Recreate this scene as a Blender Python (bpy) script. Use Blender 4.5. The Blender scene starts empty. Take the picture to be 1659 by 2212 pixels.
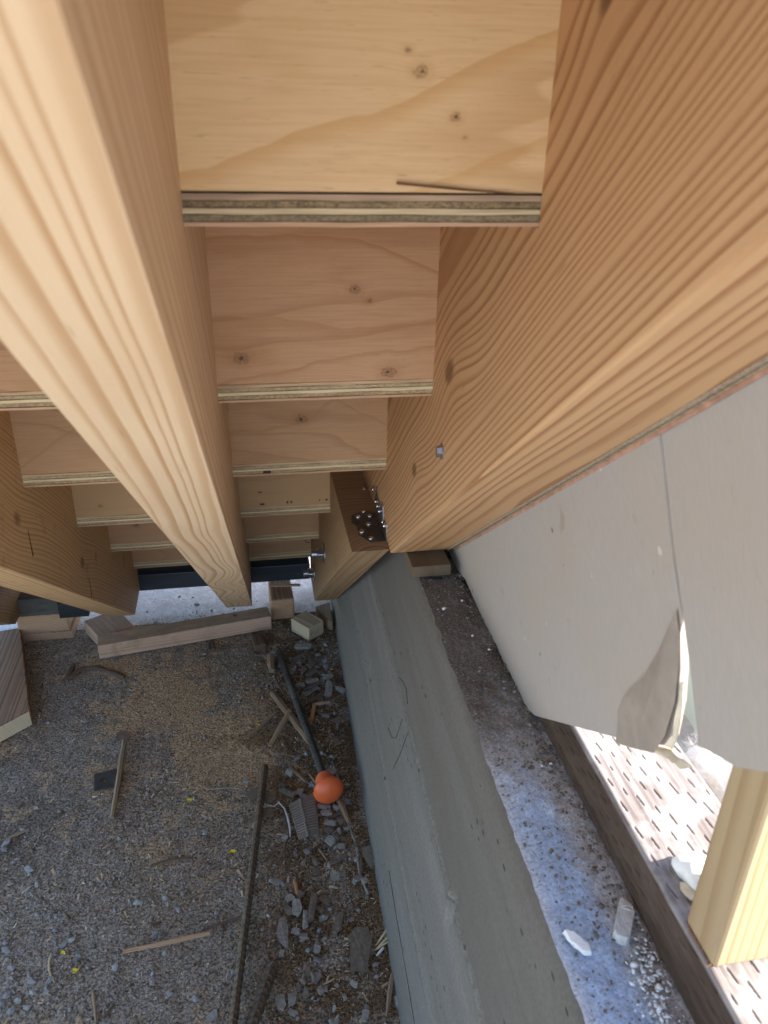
import bpy, bmesh, math, random
import numpy as np
from mathutils import Vector, Matrix, Euler, noise as mnoise

S = bpy.context.scene
COL = S.collection
H = 1.18                       # camera height above the floor; z below is measured from the camera
PITCH = math.radians(36.81)    # slope of the stairs
CP, SP = math.cos(PITCH), math.sin(PITCH)
RISE, RUN = 0.19, 0.25389
Y1, Z1 = 0.4819, -0.0342       # back top edge of the first tread seen

# ---------------------------------------------------------------- camera
cam_d = bpy.data.cameras.new("camera")
cam = bpy.data.objects.new("camera", cam_d)
COL.objects.link(cam)
S.camera = cam
right = (0.98553, -0.16847, 0.01861)
down = (-0.05853, -0.44130, -0.89545)
fwd = (0.15907, 0.88140, -0.44478)
M = Matrix(((right[0], -down[0], -fwd[0]), (right[1], -down[1], -fwd[1]), (right[2], -down[2], -fwd[2])))
cam.matrix_world = Matrix.Translation((0, 0, H)) @ M.to_4x4()
cam_d.sensor_fit = 'VERTICAL'
cam_d.sensor_height = 36.0
cam_d.lens = 36.0 * 1661 / 2212
cam_d.clip_start = 0.01
cam_d.clip_end = 2000
cam_d.dof.use_dof = True
cam_d.dof.focus_distance = 1.35
cam_d.dof.aperture_fstop = 12.0

# ---------------------------------------------------------------- light
SUN_AZ, SUN_EL = math.radians(-20), math.radians(33)   # azimuth from +X towards +Y
sd = Vector((math.cos(SUN_EL) * math.cos(SUN_AZ), math.cos(SUN_EL) * math.sin(SUN_AZ), math.sin(SUN_EL)))
world = bpy.data.worlds.new("World")
S.world = world
world.use_nodes = True
wn = world.node_tree
sky = wn.nodes.new("ShaderNodeTexSky")
sky.sky_type = 'NISHITA'
sky.sun_disc = False
sky.sun_elevation = SUN_EL
sky.sun_rotation = math.atan2(sd.x, sd.y)
bg = wn.nodes["Background"]
bg.inputs[1].default_value = 0.135
wn.links.new(sky.outputs[0], bg.inputs[0])
sl = bpy.data.lights.new("sun", 'SUN')
sl.energy = 4.8
sl.angle = math.radians(0.5)
sl.color = (1.0, 0.93, 0.82)
sun = bpy.data.objects.new("sun", sl)
COL.objects.link(sun)
sun.rotation_euler = sd.to_track_quat('Z', 'Y').to_euler()
sun.location = (0, 0, 6)
S.view_settings.view_transform = 'Standard'
S.view_settings.look = 'None'
S.view_settings.gamma = 1
S.view_settings.use_curve_mapping = False
S.view_settings.exposure = 1.95
S.render.engine = 'CYCLES'
S.cycles.max_bounces = 8
S.cycles.diffuse_bounces = 6

# ---------------------------------------------------------------- node helpers
class NT:
    def __init__(s, name):
        s.m = bpy.data.materials.new(name)
        s.m.use_nodes = True
        s.t = s.m.node_tree
        s.b = s.t.nodes["Principled BSDF"]
        s.tc = s.t.nodes.new("ShaderNodeTexCoord")
        s.oi = s.t.nodes.new("ShaderNodeObjectInfo")
    def n(s, k, **kw):
        o = s.t.nodes.new("ShaderNode" + k)
        for a, v in kw.items():
            setattr(o, a, v)
        return o
    def put(s, sock, v):
        if isinstance(v, (int, float)):
            if sock.type == 'RGBA': sock.default_value = (v, v, v, 1)
            elif sock.type == 'VECTOR': sock.default_value = (v, v, v)
            else: sock.default_value = v
        elif isinstance(v, (tuple, list)):
            sock.default_value = tuple(v) + (1,) if sock.type == 'RGBA' and len(v) == 3 else tuple(v)
        else:
            s.t.links.new(v, sock)
    def M(s, op, a, b=0.0, c=0.0, clamp=False):
        o = s.n("Math", operation=op, use_clamp=clamp)
        s.put(o.inputs[0], a); s.put(o.inputs[1], b); s.put(o.inputs[2], c)
        return o.outputs[0]
    def xyz(s, vec=None):
        o = s.n("SeparateXYZ")
        s.put(o.inputs[0], vec if vec is not None else s.tc.outputs['Object'])
        return o.outputs[0], o.outputs[1], o.outputs[2]
    def vec(s, x, y, z):
        o = s.n("CombineXYZ")
        s.put(o.inputs[0], x); s.put(o.inputs[1], y); s.put(o.inputs[2], z)
        return o.outputs[0]
    def noise(s, v, scale=1.0, detail=2.0, rough=0.5, dist=0.0):
        o = s.n("TexNoise")
        s.put(o.inputs['Vector'], v)
        o.inputs['Scale'].default_value = scale
        o.inputs['Detail'].default_value = detail
        o.inputs['Roughness'].default_value = rough
        o.inputs['Distortion'].default_value = dist
        return o.outputs[0]
    def voro(s, v, scale=1.0, feature='F1', out=0, rnd=1.0):
        o = s.n("TexVoronoi", feature=feature)
        s.put(o.inputs['Vector'], v)
        o.inputs['Scale'].default_value = scale
        o.inputs['Randomness'].default_value = rnd
        return o.outputs[out]
    def ss(s, v, lo, hi, a=0.0, b=1.0):
        o = s.n("MapRange", interpolation_type='SMOOTHSTEP')
        s.put(o.inputs[0], v)
        o.inputs[1].default_value = lo; o.inputs[2].default_value = hi
        s.put(o.inputs[3], a); s.put(o.inputs[4], b)
        return o.outputs[0]
    def mix(s, f, a, b, mode='MIX'):
        o = s.n("Mix", data_type='RGBA', blend_type=mode)
        s.put(o.inputs[0], f); s.put(o.inputs[6], a); s.put(o.inputs[7], b)
        return o.outputs[2]
    def bump(s, h, strength, dist):
        o = s.n("Bump")
        s.put(o.inputs['Height'], h)
        o.inputs['Strength'].default_value = strength
        o.inputs['Distance'].default_value = dist
        s.t.links.new(o.outputs[0], s.b.inputs['Normal'])
    def out(s, col, rough=0.6, metal=0.0, spec=0.35):
        s.put(s.b.inputs['Base Color'], col)
        s.put(s.b.inputs['Roughness'], rough)
        s.b.inputs['Metallic'].default_value = metal
        s.b.inputs['Specular IOR Level'].default_value = spec
        return s.m

def wood(name, light, dark, ring=0.006, pith=(0.05, 0.09), warp=0.012, wy=3.0, knots=(), contrast=1.0,
         fine=0.25, rough=0.62, dirt=0.0, dirtcol=(0.10, 0.08, 0.06), rnd=True, tilt=0.02, end=0.75, topdust=0.0, lo=.25, kcore=True):
    """growth rings round a pith that runs along local Y; the same rings show as flat, quarter and end grain"""
    t = NT(name)
    x, y, z = t.xyz()
    r = t.M('MULTIPLY', t.oi.outputs['Random'], 1.0 if rnd else 0.0)
    yo = t.M('ADD', y, t.M('MULTIPLY', r, 37.0))
    w1 = t.M('SUBTRACT', t.noise(t.vec(t.M('MULTIPLY', x, 8), t.M('MULTIPLY', yo, wy), t.M('MULTIPLY', z, 8)), 1, 3, 0.5), 0.5)
    w2 = t.M('SUBTRACT', t.noise(t.vec(t.M('MULTIPLY', z, 8), t.M('MULTIPLY', yo, wy * .8), t.M('ADD', t.M('MULTIPLY', x, 8), 40)), 1, 3, 0.5), 0.5)
    px = t.M('ADD', t.M('ADD', x, pith[0]), t.M('MULTIPLY', w1, warp))
    pz = t.M('ADD', t.M('ADD', z, pith[1]), t.M('MULTIPLY', w2, warp))
    if rnd:
        px = t.M('ADD', px, t.M('MULTIPLY', t.M('SUBTRACT', r, .5), .12))
    px = t.M('ADD', px, t.M('MULTIPLY', y, tilt))
    d = t.M('SQRT', t.M('ADD', t.M('MULTIPLY', px, px), t.M('MULTIPLY', pz, pz)))
    core = None
    for (kx, ky, kz, kr, amp) in knots:      # rings swell round a knot
        dx = t.M('SUBTRACT', x, kx); dy = t.M('MULTIPLY', t.M('SUBTRACT', y, ky), .6); dz = t.M('SUBTRACT', z, kz)
        q = t.M('ADD', t.M('ADD', t.M('MULTIPLY', dx, dx), t.M('MULTIPLY', dy, dy)), t.M('MULTIPLY', dz, dz))
        g = t.M('POWER', 2.718, t.M('MULTIPLY', q, -1.0 / (kr * kr)))
        d = t.M('ADD', d, t.M('MULTIPLY', g, amp))
        c = t.ss(t.M('SQRT', q), kr * .10, kr * .28, 1.0, 0.0)
        core = c if core is None else t.M('MAXIMUM', core, c)
    rc = t.M('DIVIDE', d, ring)
    rc = t.M('ADD', rc, t.M('MULTIPLY', t.noise(t.vec(t.M('MULTIPLY', d, 45), 0, t.M('MULTIPLY', r, 50)), 1, 1), 3.0))
    fr = t.M('FRACT', rc)
    late = t.M('MULTIPLY', t.ss(fr, lo, 0.88), t.ss(fr, 0.93, 1.0, 1.0, 0.0))
    yr = t.M('FRACT', t.M('MULTIPLY', t.M('FLOOR', rc), 0.377))
    late = t.M('MULTIPLY', late, t.M('ADD', .6, t.M('MULTIPLY', yr, .5)))
    fib = t.noise(t.vec(t.M('MULTIPLY', x, 900), t.M('MULTIPLY', yo, 25), t.M('MULTIPLY', z, 900)), 1, 2, .6)
    blot = t.noise(t.vec(t.M('MULTIPLY', x, 14), t.M('MULTIPLY', yo, 4), t.M('MULTIPLY', z, 14)), 1, 3, .6)
    f = t.M('MULTIPLY', late, contrast)
    f = t.M('ADD', f, t.M('MULTIPLY', t.M('SUBTRACT', fib, .5), fine), clamp=True)
    col = t.mix(f, light, dark)
    col = t.mix(t.ss(blot, .3, .8, 0.0, .45), col, tuple(a * .7 + b * .3 for a, b in zip(dark, light)))
    # planer chatter across the grain, short resin streaks and pale scuffs
    chat = t.M('SINE', t.M('ADD', t.M('MULTIPLY', y, 1150), t.M('MULTIPLY', t.M('ADD', x, z), 90)))
    patch = t.ss(t.noise(t.vec(x, t.M('MULTIPLY', y, .8), z), 13, 2), .5, .65)
    res = t.ss(t.noise(t.vec(t.M('MULTIPLY', x, 420), t.M('MULTIPLY', yo, 22), t.M('MULTIPLY', z, 420)), 1, 1), .73, .80)
    col = t.mix(t.M('MULTIPLY', res, .45), col, tuple(a * .55 for a in dark))
    scf = t.noise(t.vec(x, t.M('MULTIPLY', y, .45), z), 75, 5, .8, .6)
    scp = t.ss(t.noise(t.vec(x, y, z), 11, 3), .52, .66)
    col = t.mix(t.M('MULTIPLY', t.M('MULTIPLY', t.ss(scf, .60, .70), scp), .40), col, tuple(min(1, a * 1.15 + .04) for a in light))
    if core is not None and kcore:
        col = t.mix(t.M('MULTIPLY', core, .75), col, tuple(a * .35 for a in dark))
    if dirt > 0:
        dn = t.noise(t.tc.outputs['Object'], 22, 5, .65)
        col = t.mix(t.ss(dn, .62 - dirt * .35, .8, 0, .8), col, dirtcol)
    if topdust > 0:
        gn = t.n("NewGeometry")
        up = t.M('MULTIPLY', t.ss(t.xyz(gn.outputs['True Normal'])[2], .6, .9), t.ss(t.noise(t.tc.outputs['Object'], 40, 4, .65), .25, .6, .55, 1.0))
        col = t.mix(t.M('MULTIPLY', up, topdust), col, dirtcol)
    # end grain soaks up dirt and light
    nn = t.n("NewGeometry"); tn = t.n("VectorTransform", vector_type='NORMAL', convert_from='WORLD', convert_to='OBJECT')
    t.put(tn.inputs[0], nn.outputs['True Normal'])
    ny = t.M('ABSOLUTE', t.xyz(tn.outputs[0])[1])
    col = t.mix(t.ss(ny, .8, .95, 0.0, 1.0 - end), col, tuple(a * .6 for a in dark))
    t.bump(t.M('ADD', t.M('ADD', t.M('MULTIPLY', late, .6), t.M('MULTIPLY', fib, .6)), t.M('MULTIPLY', t.M('MULTIPLY', chat, patch), .16)), .35, .0007)
    return t.out(col, rough)

def plyface(name, base, dark, knots=(), seed=0.0, pink=None, stain=None, cont=6.0, figure=()):
    t = NT(name)
    x, y, z = t.xyz()
    zz = z
    for (kx, kz, kr) in knots:
        dx = t.M('MULTIPLY', t.M('SUBTRACT', x, kx), .55); dz = t.M('SUBTRACT', z, kz)
        g = t.M('POWER', 2.718, t.M('MULTIPLY', t.M('ADD', t.M('MULTIPLY', dx, dx), t.M('MULTIPLY', dz, dz)), -1.0 / (kr * kr * 6)))
        zz = t.M('ADD', zz, t.M('MULTIPLY', g, kr * .8))
    f = t.noise(t.vec(t.M('ADD', t.M('MULTIPLY', x, 1.9), seed), seed * 3, t.M('MULTIPLY', zz, 9.5)), 1, 3, .4, .2)
    fr = t.M('FRACT', t.M('MULTIPLY', f, cont))
    line = t.M('MULTIPLY', t.ss(fr, .72, .97), t.ss(fr, .975, 1.0, 1.0, 0.0))
    band = t.ss(fr, 0.0, .9)
    st = t.noise(t.vec(t.M('MULTIPLY', x, 18), seed, t.M('MULTIPLY', zz, 520)), 1, 3, .6)
    dash = t.ss(t.noise(t.vec(t.M('MULTIPLY', x, 70), seed + 9, t.M('MULTIPLY', z, 1300)), 1, 1), .68, .76)
    big = t.noise(t.vec(t.M('MULTIPLY', x, 9), seed + 5, t.M('MULTIPLY', z, 16)), 1, 3, .6)
    col = t.mix(t.M('MULTIPLY', band, .30), base, pink or tuple(b * .9 for b in base))
    col = t.mix(t.M('MULTIPLY', line, .42), col, dark)
    col = t.mix(t.ss(st, .35, .75, 0.0, .30), col, dark)
    col = t.mix(t.M('MULTIPLY', dash, .38), col, tuple(d * .5 for d in dark))
    col = t.mix(t.ss(big, .52, .8, 0.0, .45), col, stain or tuple(a * .5 + b * .5 for a, b in zip(base, dark)))
    for (z0, sl_, curv, wd, k_) in figure:      # broad cathedral lines
        nz = t.noise(t.vec(t.M('MULTIPLY', x, 9), seed + z0 * 50, 0), 1, 3, .5)
        zc = t.M('ADD', t.M('ADD', z0, t.M('MULTIPLY', x, sl_)), t.M('ADD', t.M('MULTIPLY', t.M('MULTIPLY', x, x), curv), t.M('MULTIPLY', t.M('SUBTRACT', nz, .5), .035)))
        dz_ = t.M('SUBTRACT', zz, zc)
        m_ = t.M('MULTIPLY', t.ss(dz_, -wd, 0.0), t.ss(dz_, 0.0, .0012, 1, 0))
        col = t.mix(t.M('MULTIPLY', m_, k_), col, stain or dark)
    speck = t.ss(t.noise(t.vec(x, y, z), 340, 2, .7), .70, .78)
    col = t.mix(t.M('MULTIPLY', speck, .35), col, tuple(d * .5 for d in dark))
    for (kx, kz, kr) in knots:
        dx = t.M('MULTIPLY', t.M('SUBTRACT', x, kx), .75); dz = t.M('SUBTRACT', z, kz)
        q = t.M('SQRT', t.M('ADD', t.M('MULTIPLY', dx, dx), t.M('MULTIPLY', dz, dz)))
        q = t.M('ADD', q, t.M('MULTIPLY', t.M('SUBTRACT', t.noise(t.vec(x, y, z), 190, 3), .5), kr * 1.5))
        halo = t.ss(q, kr * .5, kr * 2.6, .38, 0.0)
        col = t.mix(halo, col, tuple(a * 1.0 for a in dark))
        ringk = t.ss(t.noise(t.vec(t.M('MULTIPLY', x, 1), y, t.M('MULTIPLY', z, 1.6)), 420, 3, .7), .35, .65)
        col = t.mix(t.M('MULTIPLY', t.ss(q, kr * .8, kr * 1.1, 1.0, 0.0), t.ss(ringk, .2, .9, .62, .12)), col, tuple(a * .5 for a in dark))
        col = t.mix(t.ss(q, kr * .16, kr * .34, .8, 0.0), col, (.05, .03, .018))
    t.bump(t.M('ADD', st, t.M('MULTIPLY', line, -.5)), .15, .0005)
    return t.out(col, .6)

def plain(name, col, rough=.6, metal=0.0, var=.25, scale=60, bump=.2, bd=.0008, spec=.35, stretch=(1, 1, 1), c2=None):
    t = NT(name)
    x, y, z = t.xyz()
    v = t.vec(t.M('MULTIPLY', x, stretch[0]), t.M('MULTIPLY', y, stretch[1]), t.M('MULTIPLY', z, stretch[2]))
    n = t.noise(v, scale, 5, .65)
    n2 = t.noise(v, scale * .17, 3, .6)
    c = t.mix(t.ss(n, .25, .75), tuple(a * (1 - var) for a in col), tuple(min(1, a * (1 + var)) for a in col))
    c = t.mix(t.ss(n2, .35, .7, 0, .55), c, c2 or tuple(a * (1 - var) for a in col))
    t.bump(n, bump, bd)
    return t.out(c, rough, metal, spec)

# ---------------------------------------------------------------- object helpers
def tag(o, label=None, cat=None, group=None, kind=None):
    if label: o['label'] = label
    if cat: o['category'] = cat
    if group: o['group'] = group
    if kind: o['kind'] = kind
    return o

def mesh(name, verts, faces, mat, parent=None, smooth=False):
    me = bpy.data.meshes.new(name)
    me.from_pydata([tuple(v) for v in verts], [], [tuple(f) for f in faces])
    me.update()
    if smooth:
        me.polygons.foreach_set('use_smooth', [True] * len(me.polygons))
    me.materials.append(mat)
    o = bpy.data.objects.new(name, me)
    COL.objects.link(o)
    if parent: o.parent = parent
    return o

def from_bm(name, bm, mat, parent=None, smooth=False):
    bmesh.ops.recalc_face_normals(bm, faces=bm.faces)
    me = bpy.data.meshes.new(name)
    bm.to_mesh(me); bm.free()
    if smooth:
        me.polygons.foreach_set('use_smooth', [True] * len(me.polygons))
    me.materials.append(mat)
    o = bpy.data.objects.new(name, me)
    COL.objects.link(o)
    if parent: o.parent = parent
    return o

def empty(name, loc=(0, 0, 0), rot=(0, 0, 0), parent=None):
    o = bpy.data.objects.new(name, None)
    COL.objects.link(o)
    o.location = loc; o.rotation_euler = rot
    o.empty_display_size = .03
    if parent: o.parent = parent
    return o

def box_bm(x0, x1, y0, y1, z0, z1, bev=0.0, seg=2):
    bm = bmesh.new()
    vs = [bm.verts.new((x, y, z)) for x in (x0, x1) for y in (y0, y1) for z in (z0, z1)]
    for f in ((0, 1, 3, 2), (4, 6, 7, 5), (0, 4, 5, 1), (2, 3, 7, 6), (0, 2, 6, 4), (1, 5, 7, 3)):
        bm.faces.new([vs[i] for i in f])
    if bev:
        bmesh.ops.bevel(bm, geom=list(bm.edges), offset=bev, segments=seg, affect='EDGES', profile=.5)
    return bm

def box(name, x0, x1, y0, y1, z0, z1, mat, parent=None, bev=0.0, loc=None, rot=None, seg=2):
    o = from_bm(name, box_bm(x0, x1, y0, y1, z0, z1, bev, seg), mat, parent)
    if loc: o.location = loc
    if rot: o.rotation_euler = rot
    return o

def vnoise(x, y, z=0.0, seed=0):
    """smooth value noise on numpy arrays, 0..1"""
    x = np.asarray(x, float); y = np.asarray(y, float) + x * 0; z = np.asarray(z, float) + x * 0
    xi, yi, zi = np.floor(x).astype(np.int64), np.floor(y).astype(np.int64), np.floor(z).astype(np.int64)
    xf, yf, zf = x - xi, y - yi, z - zi
    u, v, w = xf * xf * (3 - 2 * xf), yf * yf * (3 - 2 * yf), zf * zf * (3 - 2 * zf)
    def h(a, b, c):
        n = (a * 374761393 + b * 668265263 + c * 2147483647 + seed * 144665) & 0xffffffff
        n = ((n ^ (n >> 13)) * 1274126177) & 0xffffffff
        n = ((n ^ (n >> 16)) * 2246822519) & 0xffffffff
        return ((n ^ (n >> 15)) & 0xffff) / 65535.0
    r = 0
    for dx in (0, 1):
        for dy in (0, 1):
            for dz in (0, 1):
                r = r + h(xi + dx, yi + dy, zi + dz) * (u if dx else 1 - u) * (v if dy else 1 - v) * (w if dz else 1 - w)
    return r

def fbm(x, y, z=0.0, oct=4, seed=0):
    a, s, r = .5, 1.0, 0
    for i in range(oct):
        r = r + a * vnoise(np.asarray(x) * s, np.asarray(y) * s, np.asarray(z) * s, seed + i)
        s *= 2.03; a *= .5
    return r

def grid(name, P, mat, parent=None, smooth=True):
    """P is an array (m, n, 3)"""
    m, n = P.shape[:2]
    idx = np.arange(m * n).reshape(m, n)
    q = np.stack([idx[:-1, :-1], idx[1:, :-1], idx[1:, 1:], idx[:-1, 1:]], -1).reshape(-1, 4)
    me = bpy.data.meshes.new(name)
    me.vertices.add(m * n)
    me.vertices.foreach_set('co', P.reshape(-1).astype(np.float32))
    me.loops.add(len(q) * 4)
    me.loops.foreach_set('vertex_index', q.reshape(-1).astype(np.int32))
    me.polygons.add(len(q))
    me.polygons.foreach_set('loop_start', np.arange(0, len(q) * 4, 4, dtype=np.int32))
    me.update(calc_edges=True)
    me.validate()
    me.polygons.foreach_set('use_smooth', [smooth] * len(me.polygons))
    me.materials.append(mat)
    o = bpy.data.objects.new(name, me)
    COL.objects.link(o)
    if parent: o.parent = parent
    return o

def tube(name, pts, rad, mat, parent=None, n=8, smooth=True):
    """a round bar through the points; rad is one radius or one per point"""
    pts = [Vector(p) for p in pts]
    rad = rad if isinstance(rad, (list, tuple)) else [rad] * len(pts)
    V, F = [], []
    prev = None
    for i, p in enumerate(pts):
        d = (pts[min(i + 1, len(pts) - 1)] - pts[max(i - 1, 0)]).normalized()
        a = prev if prev is not None else (Vector((0, 0, 1)) if abs(d.z) < .9 else Vector((1, 0, 0)))
        a = (a - d * a.dot(d)).normalized(); prev = a
        b = d.cross(a)
        for k in range(n):
            t = 2 * math.pi * k / n
            V.append(p + (a * math.cos(t) + b * math.sin(t)) * rad[i])
    for i in range(len(pts) - 1):
        for k in range(n):
            F.append((i * n + k, i * n + (k + 1) % n, (i + 1) * n + (k + 1) % n, (i + 1) * n + k))
    F.append(tuple(range(n))[::-1]); F.append(tuple((len(pts) - 1) * n + k for k in range(n)))
    return mesh(name, V, F, mat, parent, smooth)

rng = random.Random(7)
nrng = np.random.default_rng(11)
# ---------------------------------------------------------------- materials
FIR_L = (.64, .376, .245); FIR_D = (.44, .225, .095)
m_str_mid = wood("fir_middle", (.665, .50, .335), (.45, .27, .14), ring=.0082, pith=(.24, .02), warp=.009, wy=2.6, rnd=False,
                 knots=[(-.075, 1.36, .13, .045, .013), (-.04, 1.52, .13, .05, -.009), (-.09, 1.68, .13, .06, .010), (-.05, 1.86, .13, .06, -.007), (-.06, 1.16, .13, .05, -.006), (-.08, .80, .13, .05, .004)], contrast=1.0, fine=.20, tilt=.006, lo=.45, kcore=False)
m_str_right = wood("fir_right", (.58, .36, .19), (.36, .175, .075), ring=.0049, pith=(-.30, -.33), warp=.020, wy=1.6, rnd=False,
                   knots=[(.18, .66, .245, .05, .016), (.18, .30, .30, .03, .006), (.18, .86, .20, .04, .008)], contrast=1.1, fine=.20, tilt=.012, lo=.45)
m_str_left = wood("fir_left", (.56, .385, .21), (.40, .215, .09), ring=.0050, pith=(.42, -.02), warp=.012, wy=2.0, rnd=False,
                  knots=[(-.31, 1.02, .20, .05, .010), (-.31, 1.40, .19, .05, .012)], contrast=1.0, fine=.2, dirt=.15)
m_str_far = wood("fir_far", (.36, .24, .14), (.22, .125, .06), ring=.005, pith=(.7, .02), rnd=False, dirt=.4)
m_str_low = wood("fir_lower", (.42, .29, .165), (.27, .155, .075), ring=.0046, pith=(-.18, -.10), warp=.010, wy=2.5, rnd=False,
                 contrast=1.0, fine=.3, dirt=.12, end=.7)
m_board = wood("board_dusty", (.60, .40, .29), (.40, .235, .155), ring=.006, pith=(.02, .05), contrast=.9, dirt=.3, dirtcol=(.23, .165, .10), topdust=.7)
m_block = wood("block_fresh", (.52, .345, .215), (.33, .17, .09), ring=.0042, pith=(.03, .05), contrast=1.0, dirt=.1, end=.95)
m_plank = wood("plank_dark", (.31, .175, .095), (.13, .068, .036), ring=.009, pith=(.02, .03), contrast=1.0, dirt=.15, end=1.0)
m_end = wood("pale_end_grain", (.74, .62, .44), (.52, .38, .23), ring=.0035, pith=(.03, .07), contrast=.9, end=1.0, rnd=False)
m_split = wood("split_wood", (.36, .26, .16), (.19, .12, .07), ring=.0022, pith=(.01, .012), contrast=.9, dirt=.2)
m_split_dk = wood("split_wood_dark", (.17, .115, .075), (.08, .05, .035), ring=.0022, pith=(.01, .012), dirt=.3)
m_split_lt = wood("split_wood_pale", (.58, .376, .27), (.42, .25, .13), ring=.002, pith=(.01, .012))
m_cedar = wood("cedar_orange", (.56, .30, .13), (.36, .16, .06), ring=.002, pith=(.01, .012))
m_pine = wood("pine_stud", (.44, .33, .195), (.31, .20, .095), ring=.0068, pith=(-.33, -.1), rnd=False, contrast=.7, warp=.006, wy=1.0)
m_black = plain("black_paint", (.018, .021, .028), .45, var=.5, scale=40, bump=.5, stretch=(.2, 1, 1), c2=(.035, .04, .05))
m_grey_board = plain("weathered_board", (.10, .095, .085), .8, var=.4, scale=40, stretch=(.2, 1, 1))

def riser_mat(i, base, dark, knots, **k):
    return plyface("riser_ply_%d" % i, base, dark, knots, seed=3.1 * i + 1.7, **k)
TAN = (.66, .48, .285); PINK = (.60, .39, .25); TDK = (.40, .235, .11)
zt = lambda i: Z1 - i * RISE
yb = lambda i: Y1 + i * RUN
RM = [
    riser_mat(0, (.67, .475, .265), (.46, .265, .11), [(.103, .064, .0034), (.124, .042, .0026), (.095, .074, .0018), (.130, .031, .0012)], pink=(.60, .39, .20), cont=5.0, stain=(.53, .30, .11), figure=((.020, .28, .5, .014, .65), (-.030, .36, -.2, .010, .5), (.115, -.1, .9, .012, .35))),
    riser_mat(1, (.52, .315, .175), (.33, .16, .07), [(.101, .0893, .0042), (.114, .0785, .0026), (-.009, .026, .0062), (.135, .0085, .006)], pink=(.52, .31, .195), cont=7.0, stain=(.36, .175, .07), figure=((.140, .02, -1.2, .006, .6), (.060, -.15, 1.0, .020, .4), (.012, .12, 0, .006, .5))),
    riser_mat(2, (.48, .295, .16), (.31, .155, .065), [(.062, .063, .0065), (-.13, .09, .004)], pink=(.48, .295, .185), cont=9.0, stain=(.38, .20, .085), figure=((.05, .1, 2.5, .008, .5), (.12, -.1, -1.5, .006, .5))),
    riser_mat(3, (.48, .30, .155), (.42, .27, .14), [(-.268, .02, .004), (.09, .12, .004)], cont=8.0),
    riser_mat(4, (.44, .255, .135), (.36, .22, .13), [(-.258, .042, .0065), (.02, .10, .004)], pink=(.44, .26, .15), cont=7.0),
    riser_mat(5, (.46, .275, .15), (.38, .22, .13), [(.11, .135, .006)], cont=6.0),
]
def veneer_mat(name, a, b, cross):
    t = NT(name)
    x, y, z = t.xyz()
    if cross:
        n = t.noise(t.vec(t.M('MULTIPLY', x, 420), t.M('MULTIPLY', y, 420), t.M('MULTIPLY', z, 900)), 1, 3, .7)
    else:
        n = t.noise(t.vec(t.M('MULTIPLY', x, 22), t.M('MULTIPLY', y, 300), t.M('MULTIPLY', z, 1500)), 1, 3, .6)
    n2 = t.noise(t.vec(t.M('MULTIPLY', x, 11), 0, t.M('MULTIPLY', z, 200)), 1, 2)
    c = t.mix(t.ss(n, .3, .72), a, b)
    c = t.mix(t.ss(n2, .45, .75, 0, .5), c, tuple(v * .6 for v in b))
    t.bump(n, .7 if cross else .3, .0008)
    return t.out(c, .8)
V_old = [veneer_mat("veneer_face", (.52, .38, .26), (.30, .21, .15), False), veneer_mat("veneer_cross_dark", (.34, .25, .14), (.10, .075, .045), True),
         veneer_mat("veneer_core", (.66, .55, .37), (.44, .35, .21), False), veneer_mat("veneer_cross_brown", (.28, .225, .14), (.12, .092, .058), True),
         veneer_mat("veneer_face_pale", (.58, .376, .27), (.40, .27, .16), False)]
V_new = [veneer_mat("veneer_new_face", (.66, .50, .31), (.45, .30, .18), False), veneer_mat("veneer_new_cross", (.56, .45, .285), (.30, .22, .125), True),
         veneer_mat("veneer_new_core", (.78, .68, .45), (.60, .48, .28), False), veneer_mat("veneer_new_cross_b", (.52, .41, .25), (.24, .165, .09), True),
         veneer_mat("veneer_new_pink", (.62, .42, .27), (.44, .27, .16), False)]
m_glue = plain("glue_line", (.05, .03, .02), .7, var=.4)
m_steel = plain("galvanised_steel", (.50, .52, .55), .28, .95, var=.25, scale=120, bump=.08)
m_steel_dk = plain("dull_steel", (.20, .18, .17), .34, .9, var=.35, scale=70, bump=.15)
m_nail = plain("bright_nail", (.75, .76, .78), .16, 1.0, var=.1)
m_rust = plain("rusty_rebar", (.135, .105, .075), .55, .25, var=.5, scale=160, bump=.6, c2=(.15, .085, .045))
m_rebar_grey = plain("grey_rebar", (.075, .072, .066), .62, .35, var=.45, scale=160, bump=.5, c2=(.12, .105, .085))
m_cap = plain("orange_plastic", (.72, .135, .04), .42, 0, var=.10, scale=35, bump=.08, c2=(.60, .13, .05), spec=.5)
m_white = plain("white_plaster", (.66, .66, .64), .85, var=.18, scale=140, bump=.8, bd=.0015)
m_foam = plain("white_foam", (.85, .86, .86), .8, var=.06, scale=160, bump=.6, bd=.001)
m_mortar = plain("grey_mortar", (.33, .31, .275), .9, var=.35, scale=160, bump=.6, c2=(.20, .18, .15))
m_mortar_b = plain("brown_grey_mortar", (.19, .155, .115), .9, var=.35, scale=160, bump=.6, c2=(.13, .105, .075))
m_pebble = plain("blue_grey_pebble", (.27, .265, .26), .75, var=.35, scale=90, bump=.4, c2=(.20, .18, .16))
m_pebble_b = plain("light_pebble", (.36, .36, .35), .75, var=.3, scale=90, bump=.4)
m_yellow = plain("yellow_petal", (.75, .58, .03), .6, var=.2)
m_shim = plyface("shim_ply", (.16, .12, .08), (.10, .065, .04), seed=33)
m_fibre = plain("dry_straw", (.55, .44, .26), .7, var=.25)

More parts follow.
